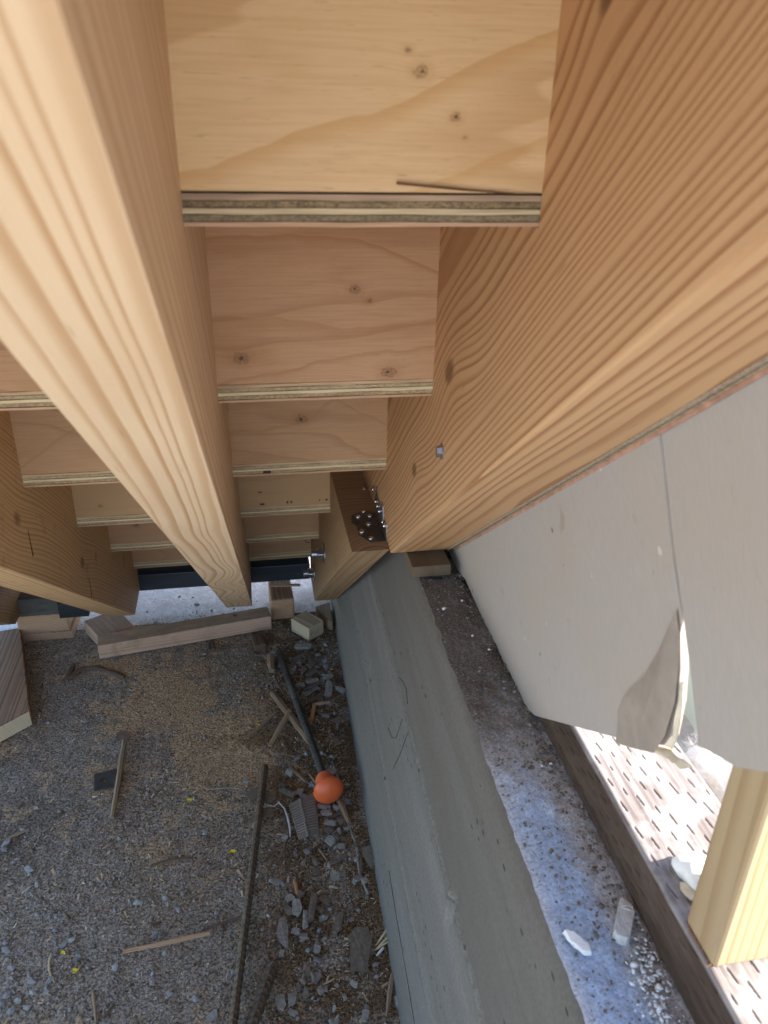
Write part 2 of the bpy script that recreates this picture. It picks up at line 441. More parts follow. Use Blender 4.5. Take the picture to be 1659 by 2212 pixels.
def concrete_mat():
    t = NT("formed_concrete")
    x, y, z = t.xyz()
    g = t.noise(t.vec(t.M('MULTIPLY', x, 30), t.M('MULTIPLY', y, 2.2), t.M('MULTIPLY', z, 30)), 1, 5, .6)
    g2 = t.noise(t.vec(t.M('MULTIPLY', x, 5), t.M('MULTIPLY', y, 1.3), t.M('MULTIPLY', z, 7)), 1, 4, .55)
    g3 = t.noise(t.vec(t.M('MULTIPLY', x, 200), t.M('MULTIPLY', y, 8), t.M('MULTIPLY', z, 200)), 1, 3, .6)
    f = t.noise(t.vec(x, y, z), 260, 4, .7)
    c = t.mix(t.ss(g, .3, .7), (.135, .127, .116), (.21, .202, .19))
    c = t.mix(t.ss(g2, .4, .65, 0, .6), c, (.135, .122, .09))
    c = t.mix(t.ss(g3, .55, .8, 0, .3), c, (.26, .255, .235))
    upper = t.ss(t.M('SUBTRACT', z, t.M('ADD', H - .767, t.M('MULTIPLY', t.M('SUBTRACT', y, .8), .03))), -.004, .004)
    c = t.mix(t.M('MULTIPLY', upper, .6), c, (.148, .138, .124))
    c = t.mix(t.M('MULTIPLY', t.M('SUBTRACT', 1.0, upper), .35), c, (.265, .258, .25))
    wob = t.M('MULTIPLY', t.M('SUBTRACT', t.noise(t.vec(0, t.M('MULTIPLY', y, 14), 0), 1, 2), .5), .010)
    spk = t.noise(t.vec(x, y, z), 170, 4, .75)
    for (a0, sl0, wd) in ((H - .972, .055, .0045), (H - .767, .03, .0050)):      # ragged cement fins left by the form joints
        s_ = t.M('ADD', t.M('ADD', a0, t.M('MULTIPLY', t.M('SUBTRACT', y, .8), sl0)), wob)
        dd = t.M('ABSOLUTE', t.M('SUBTRACT', z, s_))
        c = t.mix(t.M('MULTIPLY', t.ss(dd, 0, wd * 1.6, 1, 0), t.ss(spk, .42, .55)), c, (.22, .21, .185))
        c = t.mix(t.M('MULTIPLY', t.ss(t.M('ABSOLUTE', t.M('ADD', t.M('SUBTRACT', z, s_), wd * 1.3)), 0, wd, .75, 0), t.ss(spk, .58, .46)), c, (.055, .05, .04))
    c = t.mix(t.ss(f, .35, .65, 0, .42), c, (.085, .082, .072))
    v = t.n("TexVoronoi", feature='F1'); t.put(v.inputs['Vector'], t.vec(x, t.M('MULTIPLY', y, .55), z)); v.inputs['Scale'].default_value = 95
    sel = t.xyz(v.outputs['Color'])[0]
    clu = t.noise(t.vec(x, t.M('MULTIPLY', y, .6), z), 9, 2)
    hole = t.M('MULTIPLY', t.ss(v.outputs['Distance'], .14, .24, 1, 0), t.ss(t.M('ADD', sel, t.M('MULTIPLY', clu, .55)), 1.15, 1.2))
    c = t.mix(t.M('MULTIPLY', hole, .8), c, (.02, .02, .018))
    h = t.M('SUBTRACT', t.M('ADD', t.M('MULTIPLY', f, .25), t.M('MULTIPLY', g3, .25)), t.M('MULTIPLY', hole, 1.5))
    t.bump(h, .5, .0015)
    return t.out(c, .78)
m_conc = concrete_mat()

def rough_top_mat():
    t = NT("rough_wall_top")
    x, y, z = t.xyz()
    v = t.vec(x, y, z)
    a = t.noise(v, 300, 4, .75); b = t.noise(v, 28, 4, .6); c_ = t.noise(t.vec(t.M('MULTIPLY', x, 9), t.M('MULTIPLY', y, 5), z), 1, 3, .6)
    col = t.mix(t.ss(a, .3, .7), (.46, .47, .48), (.88, .89, .90))
    bx = t.M('SUBTRACT', x, t.M('ADD', .2305, t.M('MULTIPLY', t.M('SUBTRACT', b, .5), .02)))      # blue sky light painted along the middle of the wall top
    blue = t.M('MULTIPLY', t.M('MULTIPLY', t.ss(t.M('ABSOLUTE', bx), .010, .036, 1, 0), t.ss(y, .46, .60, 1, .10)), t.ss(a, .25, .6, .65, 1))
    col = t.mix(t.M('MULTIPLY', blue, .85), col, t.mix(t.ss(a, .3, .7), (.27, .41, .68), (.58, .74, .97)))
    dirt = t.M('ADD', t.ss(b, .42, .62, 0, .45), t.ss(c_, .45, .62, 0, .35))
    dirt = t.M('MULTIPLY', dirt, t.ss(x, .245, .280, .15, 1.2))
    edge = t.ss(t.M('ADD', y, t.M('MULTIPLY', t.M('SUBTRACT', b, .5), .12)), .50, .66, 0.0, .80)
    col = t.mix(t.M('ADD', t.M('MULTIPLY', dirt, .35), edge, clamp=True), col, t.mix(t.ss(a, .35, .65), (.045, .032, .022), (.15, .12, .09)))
    vo = t.n("TexVoronoi", feature='F1'); t.put(vo.inputs['Vector'], v); vo.inputs['Scale'].default_value = 330
    red = t.M('MULTIPLY', t.ss(vo.outputs['Distance'], .18, .3, 1, 0), t.ss(t.xyz(vo.outputs['Color'])[0], .80, .84))
    col = t.mix(t.M('MULTIPLY', red, .7), col, (.12, .06, .045))
    wh = t.M('MULTIPLY', t.ss(vo.outputs['Distance'], .12, .22, 1, 0), t.ss(t.xyz(vo.outputs['Color'])[1], .93, .95))
    col = t.mix(wh, col, (.75, .75, .72))
    t.bump(a, .9, .003)
    return t.out(col, .85)
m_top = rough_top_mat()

def ground_mat(name):
    t = NT(name)
    x, y, z = t.xyz()
    v = t.vec(x, y, z)
    n1 = t.noise(v, 5.5, 5, .62); n2 = t.noise(v, 34, 5, .7); n3 = t.noise(v, 230, 4, .8); n4 = t.noise(v, 2.2, 3, .5); n6 = t.noise(v, 90, 4, .75)
    crisp = t.ss(n3, .40, .60)
    base = t.mix(crisp, (.085, .070, .055), (.37, .315, .255))
    base = t.mix(t.ss(n6, .48, .60, 0, .65), base, t.mix(crisp, (.070, .050, .032), (.24, .18, .12)))
    base = t.mix(t.ss(n2, .42, .62, 0, .6), base, t.mix(crisp, (.13, .12, .11), (.42, .39, .36)))
    for sc_, th, c0, c1 in ((165, .74, (.42, .33, .22), (.60, .57, .52)), (260, .66, (.30, .20, .12), (.50, .44, .36)), (120, .86, (.035, .025, .016), (.10, .07, .045))):
        vo = t.n("TexVoronoi", feature='F1'); t.put(vo.inputs['Vector'], v); vo.inputs['Scale'].default_value = sc_
        rc = t.xyz(vo.outputs['Color'])
        grit = t.M('MULTIPLY', t.ss(t.M('ADD', vo.outputs['Distance'], t.M('MULTIPLY', t.M('SUBTRACT', n3, .5), .5)), .22, .34, 1, 0), t.ss(rc[0], th, th + .02))
        base = t.mix(t.M('MULTIPLY', grit, .85), base, t.mix(rc[1], c0, c1))
    qx = t.M('MULTIPLY', t.M('ADD', t.M('ADD', x, .19), t.M('MULTIPLY', t.M('SUBTRACT', y, 1.38), .35)), 5.0); qy = t.M('MULTIPLY', t.M('SUBTRACT', y, 1.38), 3.6)
    heap = t.M('POWER', 2.718, t.M('MULTIPLY', t.M('ADD', t.M('MULTIPLY', qx, qx), t.M('MULTIPLY', qy, qy)), -1.0))
    sw = t.ss(t.M('ADD', t.M('ADD', t.M('ADD', t.M('MULTIPLY', n1, .65), t.M('MULTIPLY', n2, .35)), t.M('MULTIPLY', heap, .16)), t.M('MULTIPLY', t.M('SUBTRACT', n6, .5), .25)), .545, .61, 0, .88)
    col = t.mix(sw, base, t.mix(crisp, (.20, .125, .065), (.62, .45, .28)))
    dk = t.ss(t.M('ADD', t.M('ADD', t.M('MULTIPLY', n4, .5), t.M('MULTIPLY', n1, .4)), t.M('MULTIPLY', n6, .1)), .50, .60, 0, .7)
    col = t.mix(t.M('MULTIPLY', dk, t.ss(sw, 0, .6, 1, .3)), col, t.mix(crisp, (.035, .028, .022), (.20, .165, .13)))
    n5 = t.noise(v, 16, 4, .65)
    soil = t.M('MULTIPLY', t.ss(t.M('ADD', x, t.M('MULTIPLY', n4, .2)), .02, .14), t.ss(n5, .40, .54))
    col = t.mix(t.M('MULTIPLY', soil, .92), col, t.mix(crisp, (.035, .022, .011), (.21, .135, .07)))
    rust = t.ss(t.noise(t.vec(t.M('ADD', x, 5), y, z), 9, 4, .6), .58, .66, 0, .7)
    col = t.mix(t.M('MULTIPLY', rust, t.ss(x, -.25, .0)), col, t.mix(crisp, (.07, .038, .012), (.26, .155, .06)))
    col = t.mix(1.0, col, (1.30, 1.26, 1.18), 'MULTIPLY')
    t.bump(t.M('ADD', n3, t.M('MULTIPLY', n6, .8)), 1.0, .004)
    return t.out(col, .92)
m_dirt = ground_mat("dirty_slab")
m_yard = plain("yard_concrete", (.56, .53, .48), .9, var=.16, scale=60, bump=.5, bd=.003)

def pt_mat():
    t = NT("treated_plate")
    x, y, z = t.xyz()
    g = t.noise(t.vec(t.M('MULTIPLY', x, 170), t.M('MULTIPLY', y, 7), t.M('MULTIPLY', z, 170)), 1, 4, .6, .4)
    b = t.noise(t.vec(x, y, z), 26, 4, .6)
    c = t.mix(t.ss(g, .3, .7), (.045, .028, .019), (.10, .066, .048))
    c = t.mix(t.ss(b, .45, .7, 0, .5), c, (.115, .085, .066))
    top_ = t.ss(z, H - .5085, H - .5050)          # sunlight on the upper face, painted in as a paler colour
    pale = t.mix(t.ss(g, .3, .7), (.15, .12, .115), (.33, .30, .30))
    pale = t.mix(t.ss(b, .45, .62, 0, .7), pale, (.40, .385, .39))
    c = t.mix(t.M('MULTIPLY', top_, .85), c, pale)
    t.bump(g, .5, .0012)
    return t.out(c, .7)
m_pt = pt_mat()

def gyp_mat(name, c0):
    t = NT(name)
    x, y, z = t.xyz()
    f = t.noise(t.vec(t.M('MULTIPLY', x, 1), t.M('MULTIPLY', y, 700), t.M('MULTIPLY', z, 90)), 1, 3, .6)
    b = t.noise(t.vec(x, y, z), 7, 4, .6)
    c = t.mix(t.ss(f, .3, .7), tuple(v * .95 for v in c0), tuple(v * 1.04 for v in c0))
    c = t.mix(t.ss(b, .4, .7, 0, .5), c, (c0[0] * 1.02, c0[1] * .96, c0[2] * .86))
    vo = t.n("TexVoronoi", feature='F1'); t.put(vo.inputs['Vector'], t.vec(x, y, t.M('MULTIPLY', z, .6))); vo.inputs['Scale'].default_value = 55
    s = t.xyz(vo.outputs['Color'])
    d = t.noise(t.vec(x, y, z), 130, 2)
    spot = t.M('MULTIPLY', t.ss(t.M('ADD', vo.outputs['Distance'], t.M('MULTIPLY', t.M('SUBTRACT', d, .5), .3)), .09, .15, 1, 0), t.ss(s[0], .84, .85))
    c = t.mix(t.M('MULTIPLY', spot, .7), c, t.mix(t.ss(s[1], .45, .5), (.08, .06, .05), (.66, .64, .60)))
    sm_ = t.noise(t.vec(x, t.M('MULTIPLY', y, 1.6), z), 24, 4, .7, .4)
    c = t.mix(t.M('MULTIPLY', t.ss(sm_, .62, .74), .45), c, (c0[0] * .72, c0[1] * .62, c0[2] * .52))
    sc_ = t.ss(t.noise(t.vec(x, t.M('MULTIPLY', t.M('ADD', y, t.M('MULTIPLY', z, .2)), 500), t.M('MULTIPLY', z, 9)), 1, 2), .74, .78)
    c = t.mix(t.M('MULTIPLY', sc_, .35), c, (.60, .57, .53))
    t.bump(f, .12, .0004)
    return t.out(c, .8)
m_gyp = gyp_mat("gypsum_paper", (.42, .385, .355))
m_flap = plain("torn_paper", (.375, .325, .275), .85, var=.2, scale=35, bump=.3, bd=.002)
m_flapedge = plain("torn_paper_edge", (.70, .63, .50), .85, var=.15, scale=90, bump=.4)
m_orange_edge = plain("orange_board_edge", (.52, .29, .20), .8, var=.35, scale=60)
m_sheath = veneer_mat("sheathing_edge", (.55, .45, .33), (.28, .21, .15), False)

# ---------------------------------------------------------------- ground, yard
def ground_grid(name, x0, x1, y0, y1, step, mat, z0, amp, seed):
    X, Y = np.meshgrid(np.arange(x0, x1 + 1e-6, step), np.arange(y0, y1 + 1e-6, step), indexing='ij')
    Z = z0 + amp * (fbm(X * 3, Y * 3, 0, 3, seed) - .45) * 2 + amp * .7 * (fbm(X * 45, Y * 45, 0, 3, seed + 9) - .45) + .0016 * (vnoise(X * 180, Y * 180, 0, seed + 20) - .5)
    return grid(name, np.stack([X, Y, Z], -1), mat)
ground = mesh("ground", [(-400, -400, -.012), (400, -400, -.012), (400, 400, -.012), (-400, 400, -.012)], [(0, 1, 2, 3)], m_yard)
tag(ground, kind='structure')
slab = ground_grid("dirty_floor", -1.3, .205, .2, 1.765, .0042, m_dirt, 0.0, .004, 3)
tag(slab, kind='structure')
m_paving = plain("sunlit_tone_paving", (.78, .77, .76), .9, var=.25, scale=140, bump=.9, bd=.004, c2=(.58, .56, .54))  # brightness of the lit ground beyond the stairs is put into this pale colour
yard = ground_grid("yard_paving", -1.6, 1.2, 1.766, 3.6, .008, m_paving, -.003, .004, 5)
tag(yard, kind='structure')

# ---------------------------------------------------------------- concrete wall
def wall_x(y, z):      # left face, slightly battered and out of line
    k = (z + 1.18) / .62
    return (.158 + .0175 * (y - .55)) * (1 - k) + (.1935 + .0165 * (y - .30)) * k
ys = np.arange(-.62, 1.90, .005)
zs = np.arange(-1.20, -.5585, .0025)
Yg, Zg = np.meshgrid(ys, zs, indexing='ij')
Xg = wall_x(Yg, Zg)
s1 = -.972 + .055 * (Yg - .8) + .006 * (fbm(Yg * 9, Yg * 0, 0, 2, 3) - .5)
s2 = -.767 + .03 * (Yg - .8) + .006 * (fbm(Yg * 8, Yg * 0 + 5, 0, 2, 4) - .5)
rag = fbm(Yg * 60, Zg * 60, 0, 3, 8)
for s_, a in ((s1, .0028), (s2, .0032)):
    Xg = Xg - a * np.exp(-((Zg - s_) / .0035) ** 2) * (.3 + 1.2 * rag) + .003 * (1 / (1 + np.exp(-(Zg - s_) / .004)))
Xg = Xg + .0022 * (fbm(Yg * 2.5, Zg * 6, 0, 3, 12) - .45) + .0012 * (fbm(Yg * 25, Zg * 70, 0, 3, 13) - .45)
Xg = Xg + .009 * np.exp(-((Yg - .553) / .006) ** 2 - ((Zg + .785) / .022) ** 2) - .004 * np.exp(-((Yg - .566) / .005) ** 2 - ((Zg + .80) / .03) ** 2)
Xg = Xg + .006 * np.exp(-((Yg - 1.16) / .02) ** 2 - ((Zg + .93) / .02) ** 2)
edge = np.clip((Zg + .572) / .012, 0, 1)
Xg = Xg + .006 * edge ** 2 * (.4 + rag)
P = np.stack([Xg, Yg, Zg + H], -1)
wall = grid("concrete_wall", P, m_conc)
tag(wall, "long grey formed concrete stem wall running under the stairs, rough on top", "wall")
ncol = 84
u = np.linspace(0, 1, ncol)
Yt, U = np.meshgrid(ys, u, indexing='ij')
xl = Xg[:, -1][:, None]
Xt = xl + (.376 - xl) * U
gran = fbm(Xt * 160, Yt * 160, 0, 3, 31)
Zt = -.560 + .010 * (fbm(Xt * 12, Yt * 12, 0, 3, 30) - .47) + .0065 * (gran - .45)
Zt = Zt * np.minimum(1, U * 12 + 0) + (-.560) * (1 - np.minimum(1, U * 12))
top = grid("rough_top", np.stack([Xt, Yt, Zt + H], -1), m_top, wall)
mesh("outer_face", [(.376, -.62, 0), (.376, 1.895, 0), (.376, 1.895, H - .56), (.376, -.62, H - .56),
                    (.16, 1.895, -.02), (.376, 1.895, -.02), (.376, 1.895, H - .56), (.215, 1.895, H - .56)], [(0, 1, 2, 3), (4, 5, 6, 7)], m_conc, wall)
m_pencil = plain("pencil_line", (.03, .03, .03), .6)
def on_wall(y, z): return (float(np.interp(z, zs, [np.interp(y, ys, Xg[:, j]) for j in range(len(zs))])) - .0004, y, z + H)
marks = [[(.967, -.782), (.93, -.757), (.90, -.742), (.878, -.737), (.86, -.75)], [(.958, -.88), (.92, -.868), (.895, -.845), (.88, -.81), (.871, -.787)],
         [(.829, -.774), (.84, -.80), (.862, -.85), (.893, -.908)],
         [(.83, -1.06), (.75, -1.068), (.66, -1.073), (.58, -1.08)]]
for mk in marks:
    tube("pencil_mark", [on_wall(*p) for p in mk], .0004, m_pencil, wall, 4)

# ---------------------------------------------------------------- staircase
stair = empty("staircase", (0.0, .6, H - .6))
tag(stair, "unfinished wooden staircase seen from beneath, with cut stringers, plywood risers and treads", "staircase")
def put(o):                     # keep world placement, hang under the staircase
    o.parent = stair
    o.location = Vector(o.location) - Vector(stair.location)
    return o
ylow, yfront = 1.675, 1.798
def prof_full(i0=-5):
    pts = [(yb(i0), zt(i0) - .0185)]
    for i in range(i0, 6):
        if i > i0: pts.append((yb(i), zt(i) - .0185))
        if i < 5: pts.append((yb(i + 1), zt(i) - .0185))
    pts.append((yfront, zt(5) - .0185)); pts.append((yfront, -1.09)); pts.append((ylow, -1.09))
    s0 = -1.15
    pts.append((s0 * CP + .13 * SP, -s0 * SP + .13 * CP))
    return pts
def to_sn(y, z): return (y * CP - z * SP, y * SP + z * CP)
def stringer(name, x0, x1, pts, mat, skew=0.0, label=None, bev=.003):
    bm = bmesh.new()
    a, b = [], []
    for (y, z) in pts:
        s_, n_ = to_sn(y, z)
        d = -skew * (s_ - .95)
        a.append(bm.verts.new((x0 + d, s_, n_))); b.append(bm.verts.new((x1 + d, s_, n_)))
    bm.faces.new(a); bm.faces.new(b[::-1])
    k = len(a)
    for i in range(k):
        bm.faces.new((a[i], b[i], b[(i + 1) % k], a[(i + 1) % k]))
    bmesh.ops.recalc_face_normals(bm, faces=bm.faces)
    if bev:
        low = [e for e in bm.edges if all(to_sn(0, 0) is not None and v.co.z < .1305 for v in e.verts) or abs(e.verts[0].co.x - e.verts[1].co.x) > .01 and all(v.co.z < .135 for v in e.verts)]
        bmesh.ops.bevel(bm, geom=low, offset=bev, segments=3, affect='EDGES', profile=.5)
    bmesh.ops.triangulate(bm, faces=[f for f in bm.faces if len(f.verts) > 4])
    o = from_bm(name, bm, mat)
    o.location = (0, 0, H); o.rotation_euler = (-PITCH, 0, 0)
    put(o)
    if label: o['label'] = label
    return o
full = prof_full()
stringer("stringer", -.0960, -.0335, full, m_str_mid, label="pale straight grained middle stringer, nearest the camera", bev=.0045)
st_left = stringer("stringer", -.3650, -.3035, full, m_str_left, skew=.0165, label="weathered left stringer with two dark upright checks")
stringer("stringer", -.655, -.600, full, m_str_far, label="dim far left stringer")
pr = [(yb(-5), zt(-5) - .0185)]
for i in range(-5, 3):
    if i > -5: pr.append((yb(i), zt(i) - .0185))
    pr.append((yb(i + 1), zt(i) - .0185))
pr += [(yb(3), -.540), (.9385, -.540), (-1.15 * CP + .13 * SP, 1.15 * SP + .13 * CP)]
st_right = stringer("stringer", .1806, .2635, pr, m_str_right, label="wide orange toned right stringer resting on the concrete wall", bev=.0025)
lo = [(.947, -.5385), (1.2425, -.5385), (1.2425, zt(3) - .0185)]
for i in (3, 4): lo += [(yb(i + 1), zt(i) - .0185), (yb(i + 1), zt(i + 1) - .0185)]
lo += [(yfront, zt(5) - .0185), (yfront, -1.09), (ylow, -1.09)]
st_low = stringer("stringer", .1256, .1803, lo, m_str_low, label="short lower right stringer bolted to the concrete wall, sawn level on top", bev=.002)

# upright checks in the left stringer: thin dark splits let into the face
m_check = plain("check_dark", (.05, .028, .015), .9)
for (yy, z0, z1, w) in ((.970, -.525, -.44, .0022), (1.262, -.775, -.66, .002)):
    xs = -.3035 - .0165 * (to_sn(yy, z0)[0] - .95)
    c = mesh("check", [(xs + .0004, yy - w, z0 + H), (xs + .0004, yy + w, z0 + H), (xs + .0004, yy + w * .3, z1 + H), (xs + .0004, yy - w * .4, z1 + H),
                       (xs - .002, yy, z0 + H), (xs - .002, yy, z1 + H)], [(0, 1, 2, 3), (4, 5, 2, 1), (0, 3, 5, 4)], m_check)
    c.parent = st_left
    c.matrix_parent_inverse = (Matrix.Translation((0, 0, H)) @ Euler((-PITCH, 0, 0)).to_matrix().to_4x4()).inverted()

# treads: five veneers each
TH = .018
def wavy_slab(name, x0, x1, y0, y1, z0, z1, mat, parent, seed, amp=.0004, n=110, torn=0.0):
    xs = np.linspace(x0, x1, n)
    a = amp * (fbm(xs * 35, xs * 0 + seed, 0, 3, seed) - .45) * 2
    b = amp * (fbm(xs * 35, xs * 0 + seed + 7, 0, 3, seed + 50) - .45) * 2
    c = amp * .8 * (fbm(xs * 90, xs * 0 + seed + 3, 0, 3, seed + 90) - .45) * 2 + torn * np.maximum(0, fbm(xs * 28, xs * 0 + seed, 0, 3, seed + 70) - .5) * 4
    V, F = [], []
    for i, x in enumerate(xs):
        V += [(x, y0 + c[i], z0 + a[i]), (x, y0 + c[i], z1 + b[i]), (x, y1, z1), (x, y1, z0)]
    for i in range(n - 1):
        for k in range(4):
            F.append((i * 4 + k, i * 4 + (k + 1) % 4, i * 4 + 4 + (k + 1) % 4, i * 4 + 4 + k))
    F += [(0, 1, 2, 3), tuple((n - 1) * 4 + k for k in (3, 2, 1, 0))]
    return mesh(name, V, F, mat, parent)
fr = [0, .20, .42, .62, .84, 1.0]
for i in range(-4, 6):
    x0, x1 = -.66, (.2635 if i <= 2 else .1803)
    y0, y1 = yb(i), yb(i + 1) + .045
    if i == 5: y1 = yb(5) + .28
    t = empty("tread", (0, y0, H + zt(i)))
    VS = V_old if i == 0 else V_new
    if i >= 0:
        for k in range(5):
            zt1 = -fr[k] * TH - (.00025 if k else 0.0); zt0 = -fr[k + 1] * TH + .00025
            inset = (.0, .0004, .0, .0005, -.0002)[k]
            wavy_slab("veneer", x0, x1, .0006 + inset, y1 - y0, zt0, zt1, VS[k], t, 10 * (i + 5) + k, torn=(.0012 if (i == 2 and k == 3) else 0.0))
        box("glue_line", x0 + .001, x1 - .001, .0018, y1 - y0 - .001, -TH + .001, -.001, m_glue, t)
    else:
        box("veneer", x0, x1, 0.0006, y1 - y0, -TH, 0, VS[0], t)
    if i == 0: t['label'] = "nearest plywood tread with weathered grey brown edge"
    put(t)
for i in range(-4, 6):
    x0, x1 = -.655, (.2630 if i <= 2 else .1800)
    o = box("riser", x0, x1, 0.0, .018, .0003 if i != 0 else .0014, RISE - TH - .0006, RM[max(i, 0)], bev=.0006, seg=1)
    o.location = (0, yb(i), H + zt(i))
    if i in (3, 5):
        for (mx, mz, mw, mh) in (((.0495, .0075, .0016, .0022), (.0562, .0075, .0016, .0022), (.005, .0065, .004, .0015), (.1065, .0080, .0012, .0012), (.119, .0085, .002, .0015), (.002, .030, .003, .001)) if i == 3 else ((.1185, .026, .004, .0012), (.112, .030, .001, .004))):
            box('ink_mark', mx - mw, mx + mw, -.0003, .0002, mz - mh, mz + mh, m_glue, o)
    if i == 0: box('gap_light_stop', x0, x1, .003, .018, .0001, .0015, m_glue, o)  # dark strip added to stop sky light leaking under the riser
    put(o)

# bolts in the lower stringer, screw head in the upper one
def bolt(y, z):
    b = empty("bolt", (.1256, y, z + H), (0, -math.pi / 2, 0))     # local Z points to -X
    for nm, r, h0, h1, nseg, mt in (("washer", .021, 0, .0025, 28, m_steel), ("nut", .0135, .0025, .0150, 6, m_steel), ("thread", .0072, .0150, .0270, 16, m_steel)):
        bm = bmesh.new()
        bmesh.ops.create_cone(bm, cap_ends=True, segments=nseg, radius1=r, radius2=r * (.93 if nm != "washer" else 1), depth=h1 - h0)
        bmesh.ops.translate(bm, verts=bm.verts, vec=(0, 0, (h0 + h1) / 2))
        bmesh.ops.rotate(bm, verts=bm.verts, cent=(0, 0, 0), matrix=Matrix.Rotation(.3, 3, 'Z'))
        bmesh.ops.bevel(bm, geom=list(bm.edges), offset=.0005, segments=1, affect='EDGES')
        from_bm(nm, bm, mt, b)
    for k in range(6):
        zz = .0155 + k * .0019
        V = [((.0078) * math.cos(a * math.pi / 8), .0078 * math.sin(a * math.pi / 8), zz + q * .0009) for q in (0, 1) for a in range(16)]
        mesh("thread_ridge", V, [(a, (a + 1) % 16, 16 + (a + 1) % 16, 16 + a) for a in range(16)] + [tuple(range(16))[::-1], tuple(range(16, 32))], m_steel, b)
    return put(b)
bolt(1.374, -.780); bolt(1.666, -1.000)
sh = empty("screw", (.1806, .6852, H - .2827), (0, -math.pi / 2, 0))
bm = bmesh.new(); bmesh.ops.create_cone(bm, cap_ends=True, segments=6, radius1=.0062, radius2=.0055, depth=.006); bmesh.ops.translate(bm, verts=bm.verts, vec=(0, 0, .003))
from_bm("hex_head", bm, m_steel, sh)
bm = bmesh.new(); bmesh.ops.create_cone(bm, cap_ends=True, segments=20, radius1=.008, radius2=.008, depth=.0012); bmesh.ops.translate(bm, verts=bm.verts, vec=(0, 0, .0006))
from_bm("flange", bm, m_steel, sh)
put(sh)

# framing angle on the level cut
fa = empty("framing_angle", (.1806, 1.02, H - .5385))
def plate_bm(poly, h, axis):
    bm = bmesh.new()
    if axis == 'z':
        lo_ = [bm.verts.new((x, y, 0)) for x, y in poly]; hi_ = [bm.verts.new((x, y, h)) for x, y in poly]
    else:
        lo_ = [bm.verts.new((0, y, z)) for y, z in poly]; hi_ = [bm.verts.new((-h, y, z)) for y, z in poly]
    bm.faces.new(lo_[::-1]); bm.faces.new(hi_)
    for i in range(len(poly)):
        j = (i + 1) % len(poly)
        bm.faces.new((lo_[i], lo_[j], hi_[j], hi_[i]))
    return bm
base_poly = [(-.0008, -.048), (-.024, -.048), (-.037, -.026), (-.0372, .006), (-.0425, .018), (-.041, .040), (-.020, .052), (-.006, .046), (-.0008, .044)]
from_bm("base_flange", plate_bm(base_poly, .0016, 'z'), m_steel_dk, fa)
leg_poly = [(-.048, 0), (-.046, .026), (-.030, .019), (-.022, .020), (-.014, .040), (-.004, .043), (.004, .030), (.030, .034), (.040, .046), (.052, .044), (.050, .0)]
from_bm("side_flange", plate_bm(leg_poly, .0016, 'x'), m_steel, fa)
def dome(name, r, loc, axis, mt, parent):
    bm = bmesh.new(); bmesh.ops.create_uvsphere(bm, u_segments=12, v_segments=8, radius=r)
    bmesh.ops.scale(bm, verts=bm.verts, vec=(1, 1, .6))
    if axis == 'x': bmesh.ops.rotate(bm, verts=bm.verts, cent=(0, 0, 0), matrix=Matrix.Rotation(math.pi / 2, 3, 'Y'))
    bmesh.ops.translate(bm, verts=bm.verts, vec=loc)
    return from_bm(name, bm, mt, parent, True)
for (x, y) in ((.160, 1.069), (.167, 1.052), (.149, 1.052), (.1615, 1.025), (.148, 1.002), (.158, .980)):
    dome("nail", .0046, (x - .1806, y - 1.02, .0026), 'z', m_nail, fa)
for (y, z) in ((1.090, .030), (1.062, .022), (1.045, .022), (1.028, .022), (.996, .020), (.984, .020)):
    dome("nail", .0044, (-.0030, y - 1.02, z), 'x', m_nail, fa)
dome("nail", .0040, (-.007, .135, .0015), 'z', m_nail, fa)
put(fa)

# black beam across the foot
bb = empty("cross_beam", (0, 1.82, H - 1.05)); bb['label'] = "black painted cross beam at the foot of the stairs"
zt5 = zt(5) - .0185 - 1.05 * 0
box("upper_board", -.40, .125, .015, .045, 1.05 - 1.0495, 1.05 + (zt(5) - .0190), m_black, bb, .0015)
box("lower_board", -.405, .125, -.018, .050, 1.05 - 1.1000, 1.05 - 1.0520, plain("black_paint_bluish", (.028, .036, .050), .4, var=.5, scale=50, bump=.6, stretch=(.15, 1, 1), c2=(.06, .075, .10)), bb, .0025)  # lower board is a lighter, bluer black than the upper one
for xx in (-.290, -.27, .085, .105):
    dome("nail", .003, (xx, .013, rng.uniform(.022, .04)), 'z', m_nail, bb)
put(bb)

# shim sliver on the nearest tread
ss_ = mesh("dark_splinter", [(.090, .4790, H - .0268), (.131, .4795, H - .0302), (.1795, .4800, H - .0338), (.1795, .4812, H - .0342), (.131, .4810, H - .0316), (.090, .4800, H - .0284),
                             (.090, .4810, H - .0268), (.131, .4816, H - .0302), (.1795, .4818, H - .0338)],
            [(0, 1, 4, 5), (1, 2, 3, 4), (0, 6, 7, 1), (1, 7, 8, 2), (0, 5, 6)], plain("resin_splinter", (.05, .03, .022), .25, var=.6, scale=90, spec=.6, c2=(.30, .11, .03)))
tag(ss_, "thin dark resinous splinter sticking up at the right end of the nearest tread", "splinter")

